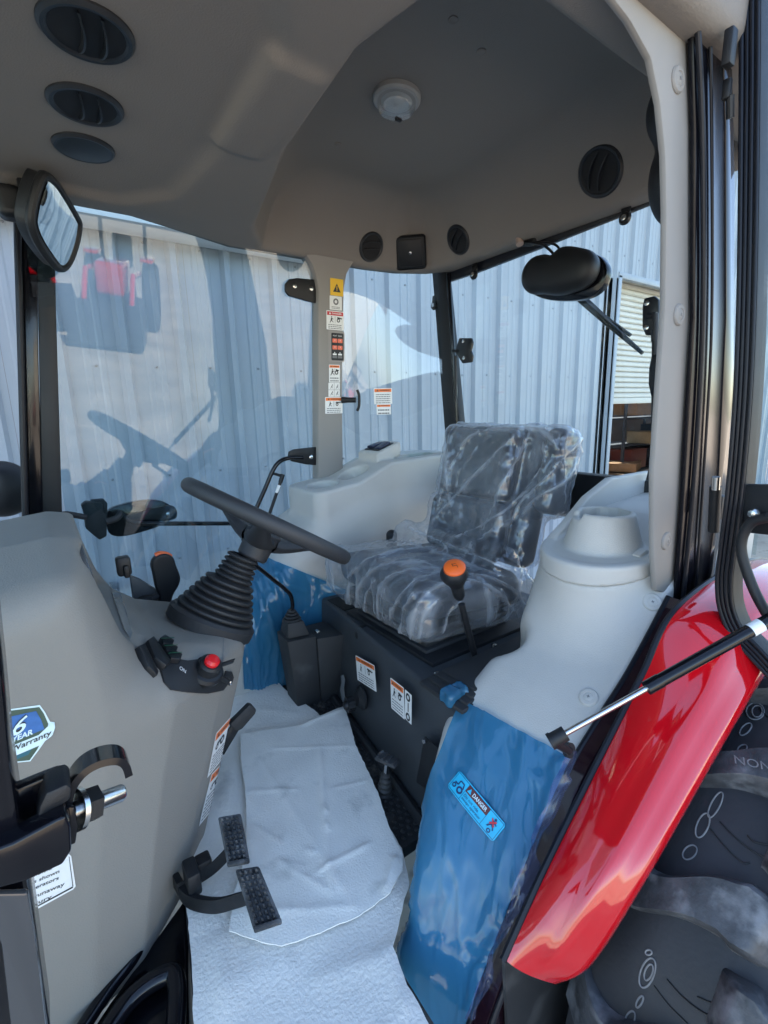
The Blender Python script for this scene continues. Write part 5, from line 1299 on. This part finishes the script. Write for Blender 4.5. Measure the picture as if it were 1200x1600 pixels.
# knot of film by the pedestal
def f_scrap(P): return sbox(P, (-.275,.385,.325), (.030,.018,.016), .01)-.014*(ridge(P*45)-.6)
sdf_obj('film_scrap', f_scrap, (-.38,.34,.29), (-.21,.45,.39), .005, BLUE, None); tag(bpy.data.objects['film_scrap'] if False else [o for o in COL.objects if o.name.startswith('film_scrap') and o.parent is None][0], 'crumpled knot of blue film beside the near console', 'plastic film')
# sticker showing through the film
CY = mat('sticker_cyan', (.02,.46,.72), .35, var=.08, vscale=40); CYI = mat('sticker_navy', (.01,.03,.12), .4); BRN = mat('sticker_brown', (.10,.02,.02), .4)
P, N_ = surfN(f_lc, [(703,1230),(772,1314),(716,1200),(791,1281)], .012); bl, br, tl, tr = (Vector(q) for q in P)
w, h = (br-bl).length, (tl-bl).length
s = Sticker(w, h, CY, r=.006)
for a in ((.02,.05,.98,.075), (.02,.925,.98,.95)): s.rect(w*a[0], h*a[1], w*a[2], h*a[3], CYI)
for xx in (.02, .975): s.rect(w*xx, h*.05, w*(xx+.006), h*.95, CYI)
s.rect(w*.27, h*.06, w*.275, h*.94, CYI); s.rect(w*.715, h*.06, w*.72, h*.94, CYI)
s.rect(w*.275, h*.56, w*.715, h*.93, BRN, 1); s.tri(w*.335, h*.63, h*.23, CY); s.text(w*.40, h*.65, h*.19, 'DANGER', PALEB, width=w*.28, bold=.02)
s.text(w*.30, h*.34, h*.14, 'Do not ride', CYI, width=w*.30); s.text(w*.30, h*.14, h*.14, 'except operator', CYI, width=w*.38)
s.wheel(w*.08, h*.34, h*.12, CYI); s.wheel(w*.20, h*.36, h*.18, CYI)
for k, (a, b) in enumerate((((.06,.5),(.13,.5)), ((.13,.5),(.13,.72)), ((.13,.72),(.21,.72)), ((.21,.72),(.235,.5)))):
    dx, dy = (b[0]-a[0])*w, (b[1]-a[1])*h; l = math.hypot(dx, dy); nx, ny = -dy/l*.0012, dx/l*.0012
    s.poly([(a[0]*w-nx,a[1]*h-ny),(b[0]*w-nx,b[1]*h-ny),(b[0]*w+nx,b[1]*h+ny),(a[0]*w+nx,a[1]*h+ny)], CYI, 2)
s.man(w*.84, h*.30, h*.55, CYI); s.wheel(w*.86, h*.2, h*.10, CYI)
s.poly([(w*.80,h*.50),(w*.82,h*.46),(w*.90,h*.72),(w*.88,h*.76)], REDL, 5); s.poly([(w*.88,h*.46),(w*.90,h*.5),(w*.82,h*.76),(w*.80,h*.72)], REDL, 6)
s.build('danger_sticker', [o for o in COL.objects if o.name == 'blue_protective_film'][0], bl, br-bl, tl-bl, proj=lambda pts, d, off: onto(lambda Q: f_lc(Q)-.010, pts, d, off), label='bright cyan danger sticker')
def wr_far(u, v, P):
    w = vnoise(np.stack([u*6, v*6, u*0+2], 1))*2.2
    return ridge(np.stack([(v*.9-u*.5)*12+w, u*3, u*0+3], 1))**5*.012+ridge(np.stack([u*14+w*2, v*5, u*0+6], 1))**6*.006+.004*vnoise(np.stack([u*9,v*9,u*0], 1))
pxfilm('blue_protective_film', f_rc, [(380,858),(378,930),(378,1000),(380,1075)], [(527,914),(505,965),(470,1020),(440,1075)], 14, 46, .005, 'blue plastic film on the far wheel arch behind the steering boot', wr_far, lift=lambda u, v: .05*np.clip((v-.6)/.4, 0, 1)**2*np.clip(1-u*.8, 0, 1))

# ================================================================== RED FENDER, TYRE
fen = thing('rear_fender', 'glossy red rear fender sweeping down beside the tyre', 'fender', (-.5,.80,.2))
inner = smooth_path([at(792,1502,Y=.722),at(828,1420,Y=.722),at(870,1330,Y=.722),at(960,1150,Y=.722),at(1010,1052,Y=.722),at(1058,955,Y=.722),(-.80,.722,.60),(-1.05,.722,.57),(-1.4,.722,.40)], 8)
outer = smooth_path([at(862,1536,Y=.772),at(912,1505,Y=.806),at(1000,1365,Y=.836),at(1100,1190,Y=.846),at(1150,1105,Y=.848),at(1192,1038,Y=.850),(-.84,.85,.535),(-1.08,.85,.50),(-1.4,.85,.36)], 8)
rows = []; CW = Vector((-.75, 0, -.20))
for i, (a, b) in enumerate(zip(inner, outer)):
    m_ = (a+b)/2; rad = Vector((m_.x-CW.x, 0, m_.z-CW.z)).normalized(); k = min(1, i/8)
    row = [a-rad*.03+Vector((0,-.002,0)), a-rad*.008]
    for j in range(13):
        t = j/12; p = a.lerp(b, t)+rad*(.020*(1-(2*t-1)**2)*(.45+.55*k))+rad*(.008*math.exp(-((t-.72)/.10)**2)*k); row.append(p)
    out = Vector((0,1,0))
    row += [b-rad*.006+out*.004, b-rad*.020+out*.005, b-rad*.030+out*.003, b-rad*.034-out*.004]
    rows.append(row)
mb = MB(); mb.grid(rows)
# closing lip at the rounded tip
tip = rows[0]; c = sum(tip, Vector())/len(tip); mb.grid([tip, [p.lerp(c, .25)+Vector((-.015,0,-.02)) for p in tip]])
mb.build('shell', REDP, fen, smooth=60)
mb = MB(); mb.prism([(p.x, .712, p.z-.012) for p in inner[::4]]+[(-1.4,.712,-.7),(-.25,.712,-.7),(-.10,.712,-.25)], (0,.006,0)); mb.build('inner_panel', BLACKM, fen)
mb = MB(); mb.tube([p+Vector((.0,-.006,-.004)) for p in inner], .007, 8); mb.build('edge_seal', SEAL, fen)
tyre = thing('rear_wheel_assembly', 'big black lugged rear tyre under the red fender', 'tyre', (-.75,.965,GZ))
TYR = mat('tyre_rubber', (.026,.027,.030), .55, bump=.25, bscale=120, var=.2, vscale=8, rvar=.12)
LUGM = mat('lug_rubber', (.055,.057,.061), .5, bump=.7, bscale=90, var=.4, vscale=30, dirt=(.17,.172,.178), dscale=20, dthr=.48, rvar=.15)
TC = Vector((-.75, .965, -.20)); TR_ = .60; TW = .22
prof = [(.34,-.17),(.42,-.205),(.52,-.215),(.575,-.205),(.595,-.17),(.603,-.09),(.606,0),(.603,.09),(.595,.17),(.575,.205),(.52,.215),(.42,.205),(.34,.17)]
mb = MB(); mb.lathe(prof, TC, (0,1,0), n=96, cap=False); mb.build('carcass', TYR, tyre)
mb = MB(); mb.lathe([(.345,-.15),(.30,-.14),(.28,-.02),(.10,.0),(.10,.03),(.30,.05),(.345,.15)], TC, (0,1,0), n=48); mb.build('rim', mat('rim_paint', (.55,.5,.42), .4), tyre)
def tp(th, y, r): return Vector((TC.x+r*math.cos(th), TC.y+y, TC.z+r*math.sin(th)))
def crown(y): return .606-.055*(abs(y)/.20)**3
def lug_mesh(side):
    """bar lug from the shoulder to past the centre, swept back"""
    V_, n = [], 16; rows = []
    for i in range(n+1):
        u = i/n; y = side*(.212-.235*u); th = .02+.15*u**0.85+.07*math.exp(-(u/.22)**2)-.02*math.sin(u*7); wd = .052+.008*math.sin(u*9+1)+.020*math.exp(-((u-.0)/.25)**2)+.010*(u > .8); r0 = crown(y)-.006; hgt = .046*min(1, (1-u)*9+.2)
        rows.append([tp(th-wd*1.18, y, r0), tp(th-wd, y, r0+hgt*.85), tp(th-wd*.86, y, r0+hgt), tp(th+wd*.86, y, r0+hgt), tp(th+wd, y, r0+hgt*.85), tp(th+wd*1.18, y, r0)])
    rel = [[p-TC for p in r] for r in rows]
    mb = MB(); mb.grid(rel); mb.add(rel[0], [(5,4,3,2,1,0)]); mb.add(rel[-1], [(0,1,2,3,4,5)]); return mb.mesh('lug', LUGM, smooth=40)
LA, LBm = lug_mesh(-1), lug_mesh(1); NL = 17
for k in range(NL):
    for (me, o) in ((LA, 0), (LBm, .5)):
        th = 2*math.pi*(k+o)/NL+.26; inst('lug', me, tyre, Matrix.Translation(TC) @ Matrix.Rotation(-th, 4, 'Y'))
# lettering and mould marks standing on the tread between the lugs
def f_tyre(P):
    q = P-np.array(TC); return np.maximum(np.hypot(q[:,0], q[:,2])-np.interp(np.abs(q[:,1]), [0,.09,.17,.205,.215], [.606,.603,.595,.575,.52]), np.abs(q[:,1])-.215)
MARK = mat('mould_mark', (.20,.195,.19), .6, var=.3, vscale=60); GROOVE = mat('mould_line', (.006,.006,.007), .5)
def tyre_loop(pts, r=.0014, m=None, closed=True, nm='mould_mark'):
    P, _ = surfN(f_tyre, pts, .0010); pth = smooth_path([Vector(q) for q in P], 5, closed)
    mb = MB(); mb.tube(pth, r, 6, closed=closed); return mb.build(nm, m or MARK, tyre)
def oval(cx, cy, a, b, rot, n=10):
    return [(cx+a*math.cos(t)*math.cos(rot)-b*math.sin(t)*math.sin(rot), cy+a*math.cos(t)*math.sin(rot)+b*math.sin(t)*math.cos(rot)) for t in (2*math.pi*i/n for i in range(n))]
for (cx, cy, a, b, ro) in ((1118,1258,22,7,-1.1), (1098,1290,20,9,-1.2), (1078,1332,13,9,-.8), (1012,1520,24,11,-1.25), (1014,1519,13,6,-1.25), (1000,1565,10,4,-1.1), (985,1592,13,7,-1.2), (1180,1112,14,13,0), (1183,1112,8,9,0), (1165,1140,12,6,-.8), (1192,1085,16,8,-1.2), (1160,1170,8,5,-.5), (1014,1488,5,4,0)):
    tyre_loop(oval(cx, cy, a, b, ro), .0013)
for pl in (((1125,1284),(1150,1310),(1185,1335),(1215,1345)), ((1110,1295),(1135,1325),(1160,1348),(1172,1348)), ((1168,1305),(1180,1316),(1215,1322)), ((1042,1530),(1065,1556),(1095,1580),(1130,1596)), ((1022,1540),(1045,1570),(1075,1600)), ((1090,1558),(1120,1568),(1150,1556),(1166,1575)), ((1185,1108),(1205,1125),(1225,1140))):
    tyre_loop(pl, .0012, GROOVE, False, 'mould_line')
def f_lugtop(P):
    q = P-np.array(TC); return np.maximum(np.hypot(q[:,0], q[:,2])-(.646-.055*(np.abs(q[:,1])/.20)**3), np.abs(q[:,1])-.215)
pp = PxPrint(f_lugtop); pp.text(1150,1196,(56,12),(-2,-13),'NON', MARK, 1, .0); pp.build('raised_lettering', tyre, base=.0045)

# ================================================================== OPEN DOOR ON THE RIGHT
dr = thing('cab_door', 'open glazed cab door with black frame at the right edge', 'door', (-.64,.77,.5))
DQ = Vector((-.595,.75,1.0)); DT = Vector((.12,.993,0)).normalized(); DN = Vector((.993,-.12,0)).normalized()
def ond(x, y, off=0.0):
    d = ray(x, y); t = (DQ-CAM).dot(DN)/d.dot(DN); return CAM+d*t+DN*off
def loc_(p): return Vector(((p-DQ).dot(DT), p.z))
outl = smooth_path([ond(x, y) for x, y in ((1158,-80),(1157,200),(1154,450),(1148,620),(1137,760),(1126,850),(1120,905),(1124,950),(1142,992),(1172,1026),(1205,1062),(1260,1125),(1340,1230))], 7)
def offs(path, d):
    o = []
    for i, p in enumerate(path):
        t = (path[min(i+1, len(path)-1)]-path[max(i-1, 0)]).normalized(); n_ = DN.cross(t)
        if n_.dot(DT) < 0 : n_ = -n_
        o.append(p+n_*d)
    return o
A0, A1 = outl, offs(outl, .030)
mb = MB(); rows = []
for a, b in zip(A0, A1): rows.append([a-DN*.03, a, a.lerp(b,.02)+DN*.003, a.lerp(b,.98)+DN*.003, b, b-DN*.03, a-DN*.03])
mb.grid(rows); mb.build('frame', BLACK, dr)
for k, (d, r) in enumerate(((.003,.0042), (.0105,.0032), (.018,.0036), (.026,.0028))):
    mb = MB(); mb.tube([p+DN*.004 for p in offs(outl, d)], r, 10); mb.build('gasket', SEAL, dr)
mb = MB(); mb.grid([[p-DN*.008, p-DN*.008+DT*.55] for p in A1]); mb.build('glass', GLASS, dr, smooth=0)
a, b, c, d = ond(1163,757), ond(1330,757), ond(1330,850), ond(1160,832)
mb = MB(); mb.prism([a, b, c, d], -DN*.015, bev=.003); mb.build('handle_rail', BLACK, dr)
mb = MB(); mb.tube(smooth_path([ond(x, y, .03) for x, y in ((1215,805),(1190,812),(1177,828),(1172,850),(1178,880),(1196,925),(1225,975))], 6), .0085, 14); mb.build('grab_handle', BLACK, dr)
mb = MB(); mb.lathe([(.001,-.0095),(.006,-.008),(.0095,-.002),(.0095,.002),(.006,.008),(.001,.0095)], ond(1187,800,.02), DN, n=20); mb.build('handle_bolt', CHROME, dr)
# gas strut from sill to door
stt = thing('door_gas_strut', 'gas strut running from the sill up to the open door', 'gas strut', at(880,1155,Y=.69))
S0 = at(872,1152,Y=.70); S1 = at(1006,1078,Y=.775); dS = (S1-S0).normalized(); 
S2_ = at(1200,970,X=-.50); ax = (S2_-S0).normalized(); ln = (S2_-S0).length
def onstrut(x, y):
    # nearest point of the strut axis to the view ray
    d = ray(x, y).normalized(); w0 = S0-CAM; b = ax.dot(d); t = (b*d.dot(w0)-ax.dot(w0))/(1-b*b); return S0+ax*t
R0 = onstrut(1012,1072)
mb = MB(); mb.tube([S0, R0], .0048, 14); mb.build('piston_rod', CHROME, stt)
mb = MB(); mb.tube([R0-ax*.004, R0+ax*.022], .0115, 18); mb.tube([R0+ax*.022, S2_+ax*.18], .0105, 18); cy = mb.build('cylinder', GLOSSB, stt)
L0 = onstrut(1172,986); mb = MB(); mb.tube([L0, L0+ax*.02], .0108, 18, cap=False); mb.build('strut_label', WHITE, cy)
mb = MB(); mb.tube([S0-ax*.016, S0+ax*.014], .012, 18); mb.tube([S0-ax*.016, S0-ax*.010], .0135, 18); mb.build('end_socket', BLACK, stt)
mb = MB(); q = S0+Vector((0,-.004,-.012)); mb.tube([q, at(888,1172,Y=.69)], .008, 12); mb.lathe([(.013,-.004),(.013,.004)], at(889,1172,Y=.688), (0,1,.3), n=16); mb.build('ball_stud', BLACK, stt)

# ================================================================== MIRRORS AND FITTINGS
def diamond(cx, cy, pts, k): return [(cx+(x-cx)*k, cy+(y-cy)*k) for x, y in pts]
mir = thing('cab_mirror', 'diamond shaped black rimmed mirror hanging at the front pillar', 'mirror', at(84,345,Y=-.45))
mp = [(70,270),(86,284),(104,312),(120,340),(124,352),(119,382),(108,412),(96,423),(84,416),(62,388),(49,362),(45,338),(52,300),(62,274)]
MO = at(84,345,Y=-.42); MN = (Vector((-.79,.50,-.35))).normalized()
def onm(x, y, off=0):
    d = ray(x, y); t = (MO-CAM).dot(MN)/d.dot(MN); return CAM+d*t+MN*off
o1 = smooth_path([onm(x, y) for x, y in mp], 4, True); c = sum(o1, Vector())/len(o1)
mb = MB(); mb.prism([c+(p-c)*.97 for p in o1], -MN*.035, bev=.008, seg=3); mb.tube([p for p in [c+(q-c)*.94 for q in o1]], .011, 10, closed=True); mb.build('housing', BLACK, mir)
gl = [onm(x, y) for x, y in smooth_path([(x, y, 0) for x, y in diamond(88,346,[(79,276),(92,292),(108,318),(118,345),(112,388),(98,416),(88,408),(66,376),(56,352),(56,335),(62,308),(74,280)],.99)], 3, True) for x, y in [(x, y)]] if False else [onm(p.x, p.y, .006) for p in smooth_path([(x, y, 0) for x, y in [(79,277),(92,292),(108,318),(118,345),(112,388),(98,415),(88,408),(66,376),(56,352),(56,335),(62,308),(72,281)]], 4, True)]
mb = MB(); c2 = sum(gl, Vector())/len(gl); mb.add([c2+MN*.002]+gl, [(0, i+1, (i+1) % len(gl)+1) for i in range(len(gl))]); mb.build('mirror_glass', MIRROR, mir, smooth=180)
def f_clamp(P): return sbox(P, at(17,318,Y=-.44), (.028,.03,.036), .016)
sdf_obj('clamp', f_clamp, at(17,318,Y=-.44)-Vector((.05,.05,.06)), at(17,318,Y=-.44)+Vector((.05,.05,.06)), .005, BLACK, mir)
mb = MB(); mb.box(at(50,315,Y=-.47), (.05,.03,.14), bev=.006); mb.tube([at(25,318,Y=-.45), at(60,325,Y=-.46)], .016, 12); mb.build('mount_plate', BLACK, mir)
mb = MB(); mb.tube([at(17,318,Y=-.44), at(14,265,Y=-.55), at(5,230,Y=-.62)], .010, 10); mb.build('mirror_stem', BLACK, mir)
# folded outside mirror on its arm
om = thing('folded_mirror', 'dark oval mirror folded flat on its arm outside the right window', 'mirror', at(215,800,Y=-.80))
OY = -.80
mb = MB(); mb.prism(smooth_path([at(x, y, Y=OY) for x, y in ((168,800),(190,789),(225,782),(252,783),(270,792),(277,800),(275,810),(262,815),(245,824),(205,836),(180,838),(168,828))], 4, True), (0,-.03,0), bev=.006); mb.build('housing', GLOSSB, om)
mb = MB(); mb.prism(smooth_path([at(x, y, Y=OY+.008) for x, y in ((196,808),(215,800),(245,794),(268,790),(276,797),(276,808),(264,813),(230,813),(200,814))], 4, True), (0,-.012,0), bev=.003); mb.build('cover', BLACK, om)
mb = MB(); mb.lathe([(.008,0),(.007,.004),(.003,.006)], at(262,803,Y=OY+.009), (0,1,0), n=14); mb.build('cover_screw', CHROME, om)
mb = MB(); mb.tube(smooth_path([at(x, y, Y=OY+.03) for x, y in ((185,803),(205,815),(225,818),(290,818),(345,818),(400,818))], 5), .0085, 12); mb.build('arm', GLOSSB, om)
mb = MB(); mb.prism([at(x, y, Y=OY+.05) for x, y in ((127,790),(134,784),(160,786),(162,802),(167,804),(167,838),(156,844),(148,838),(134,826),(132,806))], (0,-.04,0), bev=.004); mb.build('clamp_bracket', BLACKM, om)
mb = MB(); mb.prism([at(x, y, Y=OY+.04) for x, y in ((142,782),(162,780),(168,786),(168,812),(160,812),(160,788),(144,788))], (0,-.03,0), bev=.003); mb.tube([at(82,806,Y=OY+.06), at(105,803,Y=OY+.06), at(135,808,Y=OY+.05)], .010, 10); mb.tube(smooth_path([at(165,815,Y=OY+.05), at(182,810,Y=OY+.045), at(190,800,Y=OY+.04)], 4), .011, 10); mb.build('hinge_arm', BLACKM, om)
# dark lamp housing outside the windscreen
hl = thing('outside_lamp', 'dark rounded lamp housing outside the windscreen at the left edge', 'lamp', at(8,770,Y=-.95))
cL = at(4,764,Y=-.95)
sdf_obj('housing', lambda P: smin(sball(P, cL, (.09,.06,.095)), sbox(P, cL+Vector((.05,0,0)), (.07,.05,.07), .03), .03), cL-Vector((.2,.12,.16)), cL+Vector((.2,.12,.16)), .01, BLACK, hl)
mb = MB(); mb.tube([cL+Vector((.06,0,-.08)), cL+Vector((.10,.1,-.5)), cL+Vector((.10,.15,-.9))], .014, 10); mb.build('stalk', BLACK, hl)
# rear wiper motor cover and wiper
wm = thing('wiper_motor_cover', 'black kidney shaped wiper motor cover at the top of the rear window', 'motor cover', at(878,430,X=-1.0))
wa, wb, wc_ = (np.array(at(x, y, X=-1.02)) for x, y in ((842,430), (880,424), (908,422)))
def f_wm(P):
    d = smin(scyl(P, wa, wb, .060), scyl(P, wb, wc_, .056), .05)
    q = np.array(at(866,392,X=-1.02)); d = smax(d, -(np.linalg.norm(P[:,1:]-q[1:], axis=1)-.010), .03)
    return smax(smin(d, np.linalg.norm(P-np.array([0,0,0]), axis=1)*0+1, .01), np.abs(P[:,0]+1.02)-.045, .035)
lo = np.minimum(np.minimum(wa, wb), wc_)-.09; hi = np.maximum(np.maximum(wa, wb), wc_)+.09
sdf_obj('cover', f_wm, lo, hi, .006, BLACK, wm)
mb = MB(); mb.prism(smooth_path([at(x, y, X=-1.05) for x, y in ((838,404),(870,398),(925,396),(944,408),(948,428),(938,452),(915,466),(880,470),(846,466),(820,450),(820,425))], 4, True), (-.03,0,0), bev=.006); mb.build('back_plate', GLOSSB, wm)
mb = MB(); mb.prism([at(x, y, X=-1.045) for x, y in ((876,402),(880,386),(890,385),(898,392),(900,406))], (-.01,0,0), bev=.002); mb.build('mount_tab', BLACK, wm)
mb = MB(); mb.tube(smooth_path([at(x, y, X=-1.04) for x, y in ((822,378),(845,382),(856,388),(866,398),(870,404))], 5), .0045, 8); mb.tube(smooth_path([at(x, y, X=-1.045) for x, y in ((830,378),(860,380),(872,386),(874,394))], 5), .004, 8); mb.tube([at(815,380,X=-1.05), at(835,378,X=-1.05)], .012, 10); mb.build('cable', BLACK, wm)
wp = thing('rear_wiper', 'black wiper arm and blade outside the rear window', 'wiper', at(950,505,X=-1.2))
mb = MB(); mb.tube([at(905,466,X=-1.19), at(950,505,X=-1.19), at(1004,552,X=-1.19)], [.012,.011,.006], 8); mb.build('blade', BLACK, wp)
mb = MB(); mb.tube([at(912,466,X=-1.21), at(945,496,X=-1.205), at(985,524,X=-1.20)], [.010,.008,.006], 8); mb.build('arm', BLACK, wp)
# latch bracket and striker on the near front pillar
lt = thing('door_striker', 'black latch bracket with striker bolt and hook at the left edge', 'latch', at(100,1270,Y=.66))
mb = MB()
def strap(px_, Y, dvec, nm, th=.006):
    P = smooth_path([at(x, y, Y=Y) for x, y in px_], 5); rows = []
    dv = Vector(dvec)
    for i, p in enumerate(P):
        t = (P[min(i+1, len(P)-1)]-P[max(i-1, 0)]).normalized(); n_ = t.cross(dv).normalized()*th/2
        rows.append([p+n_, p+dv+n_, p+dv-n_, p-n_, p+n_])
    mb = MB(); mb.grid(rows); mb.add(rows[0][:4], [(0,1,2,3)]); mb.add(rows[-1][:4], [(3,2,1,0)]); return mb.build(nm, GLOSSB, lt)
mb = MB(); mb.prism(smooth_path([at(x, y, Y=.675) for x, y in ((-40,1250),(10,1240),(70,1216),(96,1208),(103,1216),(102,1250),(100,1280),(60,1310),(-40,1340))], 3, True), (0,-.012,0), bev=.003); mb.build('rear_plate', GLOSSB, lt)
mb = MB(); mb.prism([at(x, y, Y=.715) for x, y in ((-40,1340),(20,1318),(90,1280),(102,1276),(110,1292),(112,1330),(98,1352),(40,1378),(-40,1400))], (0,-.02,0), bev=.005, seg=3); mb.build('strap', GLOSSB, lt)
mb = MB(); mb.prism([at(x, y, Y=.70) for x, y in ((62,1262),(72,1240),(104,1226),(112,1232),(110,1250),(92,1262),(76,1270),(66,1290),(56,1290))], (0,-.03,0), bev=.003); mb.build('block', BLACK, lt)
B0_ = at(112,1268,Y=.675); B1_ = Vector((B0_.x-.068, B0_.y, B0_.z)); B1_ = at(192,1238,Y=.66)
ax2 = (B1_-B0_).normalized()
mb = MB(); mb.tube([B0_, B1_-ax2*.002, B1_], [.0075,.0075,.0065], 18); mb.build('striker_bolt', STEEL, lt)
mb = MB(); mb.lathe([(.017,.000),(.017,.004)], B0_+ax2*.003, ax2, n=28); mb.build('washer', CHROME, lt)
mb = MB(); mb.lathe([(.0145,.004),(.0145,.017)], B0_+ax2*.003, ax2, n=6); mb.build('nut', BLACK, lt)
strap([(106,1262),(112,1235),(130,1210),(155,1195),(182,1190),(196,1197),(202,1214)], .685, (0,-.028,-.004), 'hook', .006)
mb = MB(); mb.prism([at(x, y, Y=.69) for x, y in ((104,1262),(116,1262),(122,1290),(118,1318),(108,1322),(104,1300))], (0,-.006,0), bev=.001); mb.build('side_plate', GLOSSB, lt)
# ================================================================== YARD BEHIND THE CAMERA (seen only as reflections in glass and paint)
yb = thing('far_shed', 'sunlit cream metal shed across the yard', 'shed', (-12, 34, GZ))
CREAM = mat('cream_sheet', (.62,.58,.48), .6, var=.05)
mb = MB(); vs = []; k = 0
x = -22.0
prof = []
while x < -6.5:
    prof += [(x,0),(x+.2,0),(x+.23,.05),(x+.29,.05),(x+.32,0)]; x += .4
for (a, b) in prof: vs += [(a, 33-b, GZ), (a, 33-b, 5.2)]
mb.add(vs, [(2*i, 2*i+1, 2*i+3, 2*i+2) for i in range(len(prof)-1)]); mb.build('front_wall', CREAM, yb, smooth=0)
mb = MB(); mb.box((-14, 36, 5.35), (17, 7, .2)); mb.build('roof', SHEDT, yb)
mb = MB(); mb.box((-22, 36, 2.2), (.1, 6, 6)); mb.build('end_wall', CREAM, yb)
def yard_tractor(loc, rz, label):
    t = thing('parked_tractor', label, 'tractor', loc, 'tractors parked across the yard'); M_ = Matrix.Translation(Vector(loc)) @ Matrix.Rotation(rz, 4, 'Z') @ Matrix.Scale(.72, 4)
    def part(nm, m, fn): mb = MB(); fn(mb); mb.build(nm, m, t, m=M_)
    part('hood', REDP, lambda b: b.box((.8,0,1.05), (1.3,.6,.55), bev=.08, seg=3))
    part('chassis', BLACK, lambda b: b.box((.2,0,.65), (2.4,.45,.35), bev=.03))
    part('seat', BLACK, lambda b: (b.box((-.5,0,1.15), (.45,.45,.12), bev=.04), b.box((-.72,0,1.4), (.12,.45,.45), bev=.04)))
    for s_ in (-1, 1):
        part('rear_wheel', RUBBER, lambda b: b.lathe([(.3,-.15),(.6,-.15),(.63,-.05),(.63,.05),(.6,.15),(.3,.15)], (-.55, s_*.65, .63), (0,1,0), n=32))
        part('front_wheel', RUBBER, lambda b: b.lathe([(.2,-.1),(.38,-.1),(.4,0),(.38,.1),(.2,.1)], (1.15, s_*.55, .4), (0,1,0), n=28))
        part('fender', REDP, lambda b: b.box((-.5, s_*.62, 1.3), (.9,.3,.06), bev=.02))
        part('roll_bar_post', BLACK, lambda b: b.box((-.95, s_*.5, 1.6), (.08,.08,1.3)))
        part('loader_arm', REDP, lambda b: b.tube([(.3,s_*.5,1.1),(1.3,s_*.5,1.15),(2.0,s_*.5,.5)], .06, 8))
    part('roll_bar_top', BLACK, lambda b: b.box((-.95,0,2.25), (.08,1.08,.08)))
    part('bucket', BLACK, lambda b: b.prism([(1.9,-.8,.15),(2.5,-.8,.1),(2.0,-.8,.75)], (0,1.6,0)))
yard_tractor((-2.5, 13.0, GZ), R_(-70), 'red loader tractor parked in the sunlit yard, nearer one')
yard_tractor((-.7, 14.2, GZ), R_(-110), 'red loader tractor parked in the sunlit yard, farther one')
